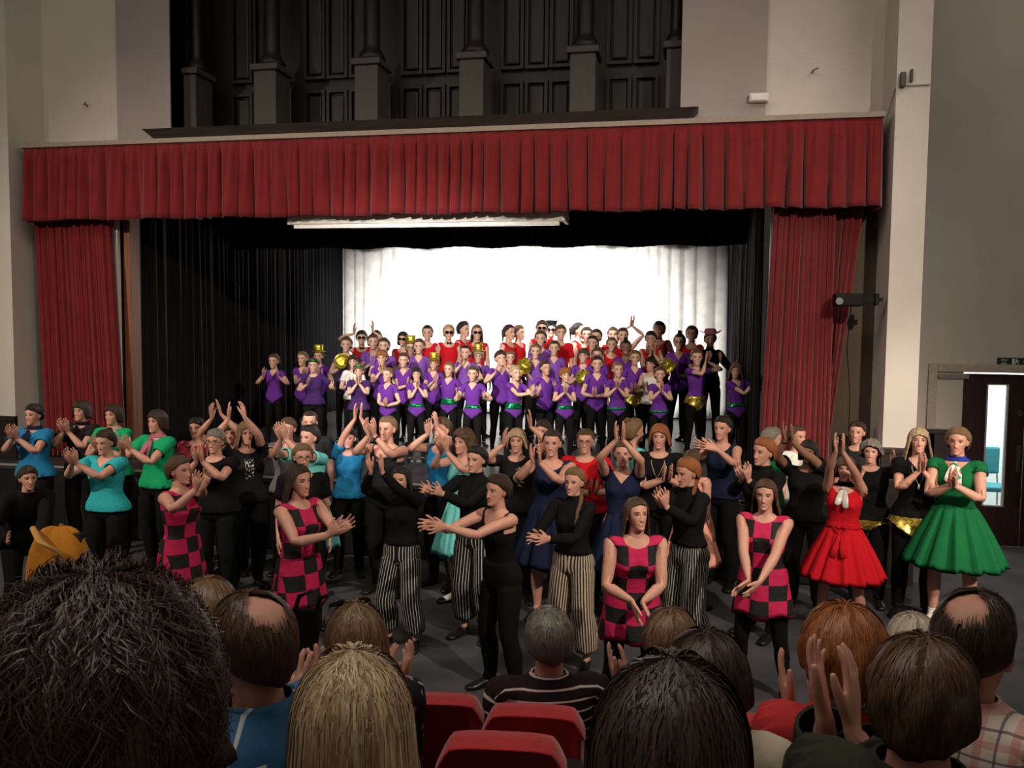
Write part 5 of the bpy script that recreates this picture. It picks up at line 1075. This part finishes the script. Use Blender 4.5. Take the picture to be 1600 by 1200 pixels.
A(779, 741, 6.0, 'front dancer all in black with bare shoulders, arms swept to the left', [('vest', 'cami', C['black']), ('trousers', 'trousers', C['black'])]+SH, ('low_bun', 'dark'), -48, (672, 822, .25, .10), w=.98, fdir=(0, 1, .1), skn='rosy', stance=.06, lean=6)
A(808, 669, 8.1, 'blonde bobbed woman in black tee printed with small figures, hand raised at the left', t_('logo_tee')+tr, ('bob', 'blonde'), -8, ((788, 680, .25), (829, 652, .2)), w=1.08)
A(849, 656, 8.9, 'dark-haired man looking over from behind the navy dress', t_('black')+tr, ('short', 'dark'), -20, None, bust=0, w=1.12)
A(863, 671, 7.6, 'woman with short dark hair in navy sleeveless dress, palms together in front', [('bodice', 'tank', C['navy']), ('skirt', 'soft_skirt', C['navy'])]+SH, ('crop', 'dark'), -8, (836, 708, .35, .05), w=1.1)
A(915, 670, 8.1, 'woman in bright red tee and dark spectacles, short ginger-brown hair', t_('red')+GLA+tr, ('crop', 'brown'), -5, (928, 760, .25), w=1.2)
A(898, 730, 6.5, 'blonde woman with a side plait, black polo neck and cream striped trousers', [('polo_neck', 'turtle', C['black'])]+bottoms('cream'), ('side_braid', 'light'), -25, (838, 842, .3, .06), w=.98, fdir=(-.2, .8, .1), stance=.04)
A(974, 688, 7.5, 'woman in navy satin dress with hands clapping over her face', [('bodice', 'bodice_cap', C['navy']), ('skirt', 'soft_skirt', C['navy'])]+SH, ('bun', 'brown'), -5, (968, 672, .3, .05), w=1.02)
A(990, 654, 8.4, 'fair dancer with an aqua puff sleeve and hair pinned up, facing away', [('tee', 'tee', C['aqua'])]+tr, ('bun', 'light'), 120, None)
A(1031, 662, 8.1, 'woman with bobbed ginger hair, black top and beads', t_('black')+tr+[('pendant', 'pendant', C['beige'])], ('bob', 'ginger'), -5, (1043, 738, .3, .05), w=1.15)
A(1072, 715, 6.6, 'laughing ginger woman with a long plait, black polo neck and grey striped trousers', [('polo_neck', 'turtle', C['black'])]+bottoms('greys'), ('side_braid', 'ginger'), -50, (1032, 776, .32, .05), w=1.02, hp=12)
A(1082, 703, 7.9, 'woman in long peach satin dress behind the ginger plait', [('bodice', 'bodice', C['peach']), ('skirt', 'soft_skirt', C['peach']), ('sock', 'sock_left', C['white']), ('sock', 'sock_right', C['white'])]+SH, ('low_bun', 'brown'), 150, None, w=1.08, back=True)
A(992, 777, 5.5, 'woman in pink and black checked tunic leaning forward with hands low, nearest to the audience', [('tunic', 'tunic_top', C['check']), ('skirt', 'tunic_skirt', C['check'])]+bottoms('leg'), ('half_long', 'brown'), 12, (1004, 962, .25, .06), w=1.14, lean=14, fdir=(.3, .3, -.8), hyaw=14, hp=-8, stance=.08)
A(1130, 650, 8.6, 'woman in navy sleeveless top with black bun, hands out to the left by the stage', [('vest', 'tank', C['navy'])]+tr, ('bun', 'black'), -25, (1100, 696, .35, .05), w=1.0, fdir=(-.8, .5, .3))
A(1195, 684, 7.2, 'laughing ginger-haired woman in black polo neck looking left', [('polo_neck', 'turtle', C['black'])]+tr, ('low_bun', 'ginger'), -42, (1160, 735, .3, .07), w=1.08, hyaw=0)
A(1206, 668, 8.5, 'grey-blonde woman with a green hair clip, green top, facing away', [('tee', 'tee', C['green'])]+tr, ('low_bun', 'grey'), 100, None, w=1.05)
A(1246, 665, 8.9, 'sleek-haired person in white tee seen in profile behind the raised watch arm', t_('white')+tr, ('crop', 'brown'), 45, None, bust=0)
A(1264, 687, 8.0, 'dark-skinned woman in spectacles and black tee, arm raised with a watch', t_('black')+GLA+tr+[('watch', 'bracelet_right', FRM)], ('bob', 'black'), -8, (1229, 672, .25, .04), w=1.2, skn='brown')
A(1197, 748, 6.0, 'smiling woman in pink and black checked tunic with black straps, rightmost of the four', [('tunic', 'tunic_top', C['check']), ('skirt', 'tunic_skirt', C['check']), ('strap', 'tank', C['black'])][:2]+bottoms('leg'), ('half_long', 'brown'), -8, (1163, 925, .30, .06), w=1.06, fdir=(-.5, .4, -.5), stance=.09)
A(1322, 712, 7.3, 'woman in bright red full-skirted dress with silver neck bow, clapping over her head', [('bodice', 'bodice', C['red']), ('skirt', 'full_skirt', C['red']), ('sash', 'sash', C['red']), ('sash_bow', 'waist_bow', C['red']), ('neck_scarf', 'neck_scarf', C['black']), ('scarf', 'scarf_tails', C['silver']), ('sock', 'sock_left', C['white']), ('sock', 'sock_right', C['white']), ('shoe', 'flat_shoe_left', SHO), ('shoe', 'flat_shoe_right', SHO)], ('fringe_bob', 'brown'), -8, (1311, 690, .30, .05), w=1.02, stance=.10)
A(1340, 658, 9.0, 'dark-haired woman looking over the red dress from in front of the column', t_('charcoal')+tr, ('pulled', 'dark'), -12, None)
A(1362, 687, 8.1, 'grey curly-haired woman in black with a bracelet, one hand raised at the right', t_('black')+tr+[('hip_wrap', 'wrap', C['gold']), ('bracelet', 'bracelet_left', FRM)], ('curly', 'grey'), -5, ((1345, 740, .3), (1397, 715, .15)), w=1.1)
A(1436, 668, 7.8, 'long-haired blonde woman in black top with pendant and gold sequin hip wrap, palms together', t_('black', 'tee_v')+tr+[('hip_wrap', 'big_wrap', C['gold']), ('pendant', 'pendant', C['silver'])], ('long_fringe', 'blonde'), 5, (1441, 722, .3, .02), w=1.05, hp=-8)
A(1498, 667, 7.5, 'woman in green full-skirted dress with a bright scarf, hands clasped, before the doors', [('bodice', 'bodice_cap', C['green']), ('skirt', 'full_skirt', C['green']), ('neck_scarf', 'neck_scarf', C['royal']), ('scarf', 'scarf_tails', C['multi']), ('sock', 'sock_left', C['white']), ('sock', 'sock_right', C['white']), ('shoe', 'flat_shoe_left', SHO), ('shoe', 'flat_shoe_right', SHO)], ('low_bun', 'light'), -8, (1489, 745, .28, .02), w=1.10, stance=.06)
A(43, 728, 7.3, 'man in black suit and open white collar bending forward at the left edge', [('shirt', 'tee', C['white']), ('jacket', 'jacket', C['black'])]+tr, ('short', 'dark'), 15, ((12, 842, .3), (60, 850, .3)), bust=0, lean=25, w=1.15, crouch=.06)

# ------------------------------------------------------------------ the audience, seen from behind
for sty, N, kw in (('curly', 9000, dict(m=11, width=.0008, wig=.02, curl=.12, ln=(.35, .7))), ('long', 4200, dict(width=.0017, wig=.006, ln=(.5, 1))), ('bob', 2600, dict(width=.0018, wig=.01)), ('short', 3000, dict(width=.0016, wig=.012, ln=(.2, .45), m=5)),
                   ('mop', 3000, dict(width=.0018, wig=.014, ln=(.25, .5), m=6)), ('crop', 2600, dict(width=.0014, wig=.008, ln=(.12, .3), m=4)), ('balding', 2400, dict(width=.0014, wig=.01, ln=(.15, .35), m=4)), ('low_bun', 2200, dict(width=.0017, wig=.006)), ('half_long', 3600, dict(width=.0017, wig=.006, ln=(.5, 1)))):
    fur_template(sty, N, 'hair_'+sty+'_fur', **kw)
UG = 'seated audience seen from behind'
def U(px, top, D, lab, parts, hair, yaw=0, hands=None, sc_=1.0, **o):
    kw = dict(clap=hands) if (hands is None or not isinstance(hands[0], tuple)) else dict(L=hands[0], Rr=hands[1])
    return person(px, top, D, lab, parts, (hair[0]+'_fur', hair[1]), 180+yaw, group=UG, feet=sc_, sit=True, back=True, drop=o.pop('drop', .035), hp=o.pop('hp', 6),  skn=o.pop('skn', 'rosy'), **kw, **o)
trs = lambda c: [('trousers', 'trousers', C[c])]+SH
U(145, 945, 1.22, 'very near dark curly-haired head filling the bottom left corner', [('sweater', 'jacket', C['black'])]+trs('black'), ('curly', 'umber'), 0, sc_=1.20, hs=1.12)
U(322, 908, 2.7, 'fair woman with a low knot of hair beyond the man in the blue sweater', [('shirt', 'shirt', C['charcoal'])]+trs('black'), ('low_bun', 'light'), -15, sc_=1.05)
U(390, 928, 2.0, 'balding brown-haired man in blue sweater with white piping, clapping', [('sweater', 'jacket', C['piped'])]+trs('charcoal'), ('balding', 'brown'), 35, (476, 1062, -.22, .03), sc_=1.10, w=1.1)
U(556, 945, 2.6, 'woman with long light brown hair and dark sunglasses pushed up on her head', [('blouse', 'shirt', C['leaves']), ('sunglasses', 'raised_sunglasses', FRM)]+trs('charcoal'), ('half_long', 'light'), 15, (622, 1040, -.22, .04), sc_=1.0)
U(552, 1022, 1.62, 'woman with straight pale blonde hair in the bottom centre-left', [('blouse', 'shirt', C['black'])]+trs('black'), ('half_long', 'blonde'), 5, sc_=1.12, hs=1.1)
U(857, 952, 3.1, 'grey cropped person in dark top with thin white stripes', [('top', 'shirt', C['hoops'])]+trs('charcoal'), ('crop', 'grey'), 10, sc_=.98, w=1.12)
U(1050, 1036, 1.36, 'woman with thick dark straight hair, centre-right bottom edge', [('top', 'shirt', C['black'])]+trs('black'), ('half_long', 'dark'), -5, sc_=1.18, hs=1.12)
U(1050, 955, 3.0, 'small light-brown head in front of the dark straight-haired woman', [('top', 'shirt', C['charcoal'])]+trs('black'), ('mop', 'light'), 0, (966, 1036, -.22, .03), sc_=.95)
U(1106, 992, 2.2, 'brown bob-haired person in a cream jacket', [('jacket', 'jacket', C['cream'])]+trs('black'), ('mop', 'dark'), 5, sc_=1.05, lean=-2)
U(1322, 950, 2.45, 'ginger-blond head with lime collar and red top', [('sweater', 'shirt', C['coral']), ('collar', 'neck_scarf', C['lime'])]+trs('black'), ('mop', 'ginger'), 5, (1248, 1062, -.24, .06), sc_=1.15, hs=1.05)
U(1448, 1000, 1.78, 'brown-haired person in dark olive jacket with clapping hands raised to the left', [('jacket', 'jacket', C['olive'])]+trs('black'), ('short', 'brown'), -12, (1303, 1058, -.30, .05), sc_=1.15, w=1.1)
U(1428, 962, 3.0, 'white-haired head between the ginger-blond and the balding dark heads', [('top', 'shirt', C['black'])]+trs('black'), ('short', 'white'), 5, sc_=.95)
U(1528, 925, 2.5, 'balding dark-haired man in pale plaid shirt', [('shirt', 'shirt', C['plaid'])]+trs('black'), ('balding', 'dark'), -20, sc_=1.22, hs=1.08, w=1.15)
# red theatre seats
M_SEAT = velvet('red_plush', (.42, .010, .016), .35); M_SB = plain('seat_black', (.012, .012, .012), .5)
def seat(px, topy, D, lab, wd_=.43):
    p = at(px, topy, D); e = thing('theatre_seat', lab, 'seat', (p[0], p[1], p[2]-.88), 'red plush theatre seats'); x, y, z = p
    v = np.array([x, y])-CAM[:2]; a = math.atan2(-v[0], v[1])*.6
    def ch(name, bm, mat, sm=False, sub=None):
        bmesh.ops.rotate(bm, verts=bm.verts[:], cent=(x, y, z), matrix=Matrix.Rotation(a, 3, 'Z')); o = child(name, bm, mat, e, sm); return o
    bm = bmesh.new(); prof = []
    n = 28; rows = []
    for j, (dy, k) in enumerate(((-.055, .93), (-.070, .97), (-.055, 1.0), (-.01, 1.0), (.035, .985), (.05, .94))):
        row = []
        for i in range(n+1):
            t = i/n; u = -1+2*t; w = wd_/2*k; zz = (-.02*u*u*u*u-.0)-.10*max(0, abs(u)-.78)**1.4*4*1.0
            row.append(bm.verts.new((x+u*w, y+dy, z+zz-(.012 if j in (0, 5) else 0))))
        rows.append(row)
    low = [[bm.verts.new((x+(-1+2*i/n)*wd_/2*.93, y+dy, z-.46)) for i in range(n+1)] for dy in (-.055, .05)]
    for p0, p1 in zip(rows, rows[1:]):
        for i in range(n): bm.faces.new((p0[i], p0[i+1], p1[i+1], p1[i]))
    for i in range(n): bm.faces.new((low[0][i], low[0][i+1], rows[0][i+1], rows[0][i])); bm.faces.new((rows[-1][i], rows[-1][i+1], low[1][i+1], low[1][i])); bm.faces.new((low[1][i], low[1][i+1], low[0][i+1], low[0][i]))
    for i in (0, n): bm.faces.new([r[i] for r in rows]+[low[1][i], low[0][i]])
    o = ch('backrest', bm, M_SEAT, True); bv = o.modifiers.new('b', 'BEVEL'); bv.width = .02; bv.segments = 3; bv.limit_method = 'ANGLE'; bv.angle_limit = .9
    bm = bmesh.new(); box(bm, x-wd_/2+.02, x+wd_/2-.02, y+.05, y+.47, z-.50, z-.40, .03); ch('seat', bm, M_SEAT)
    for s in (-1, 1):
        bm = bmesh.new(); box(bm, x+s*(wd_/2+.02)-.025, x+s*(wd_/2+.02)+.025, y-.02, y+.42, z-.30, z-.26, .012); ch('armrest', bm, M_SB)
        bm = bmesh.new(); box(bm, x+s*(wd_/2+.02)-.02, x+s*(wd_/2+.02)+.02, y+.05, y+.35, z-.88, z-.28, .008); ch('leg', bm, M_SB)
seat(835, 1106, 2.75, 'red plush seat behind the striped top, curved back just below it', .33)
seat(785, 1152, 2.2, 'nearest red plush seat, at the bottom edge of the picture', .335)
seat(684, 1088, 3.0, 'red plush seat partly hidden behind the printed blouse', .33)
seat(1186, 1122, 2.75, 'red plush seat glimpsed beyond the cream jacket', .33)

for o_ in [o for o in COL.objects if o.get('group') == UG]:
    l = o_['label']
    if 'striped' in l and 'thin white' in l or 'thin white stripes' in l: continue
    bod = [c for c in o_.children if c.name.startswith('body')][0]; P = get_co(bod.data); P = P[P[:, 2] > -9]; zt = P[:, 2].max(); b = o_.location
    top = P[P[:, 2] > zt-.2].mean(0); v = np.array([top[0]+b.x-CAM[0], top[1]+b.y-CAM[1]]); v /= np.linalg.norm(v)
    p = np.array([top[0]+b.x, top[1]+b.y])-v*.17; q = pix((p[0], p[1], zt+b.z-.50))
    seat(q[0], q[1], q[2], 'red plush seat under the '+' '.join(l.split()[:9]), .44)
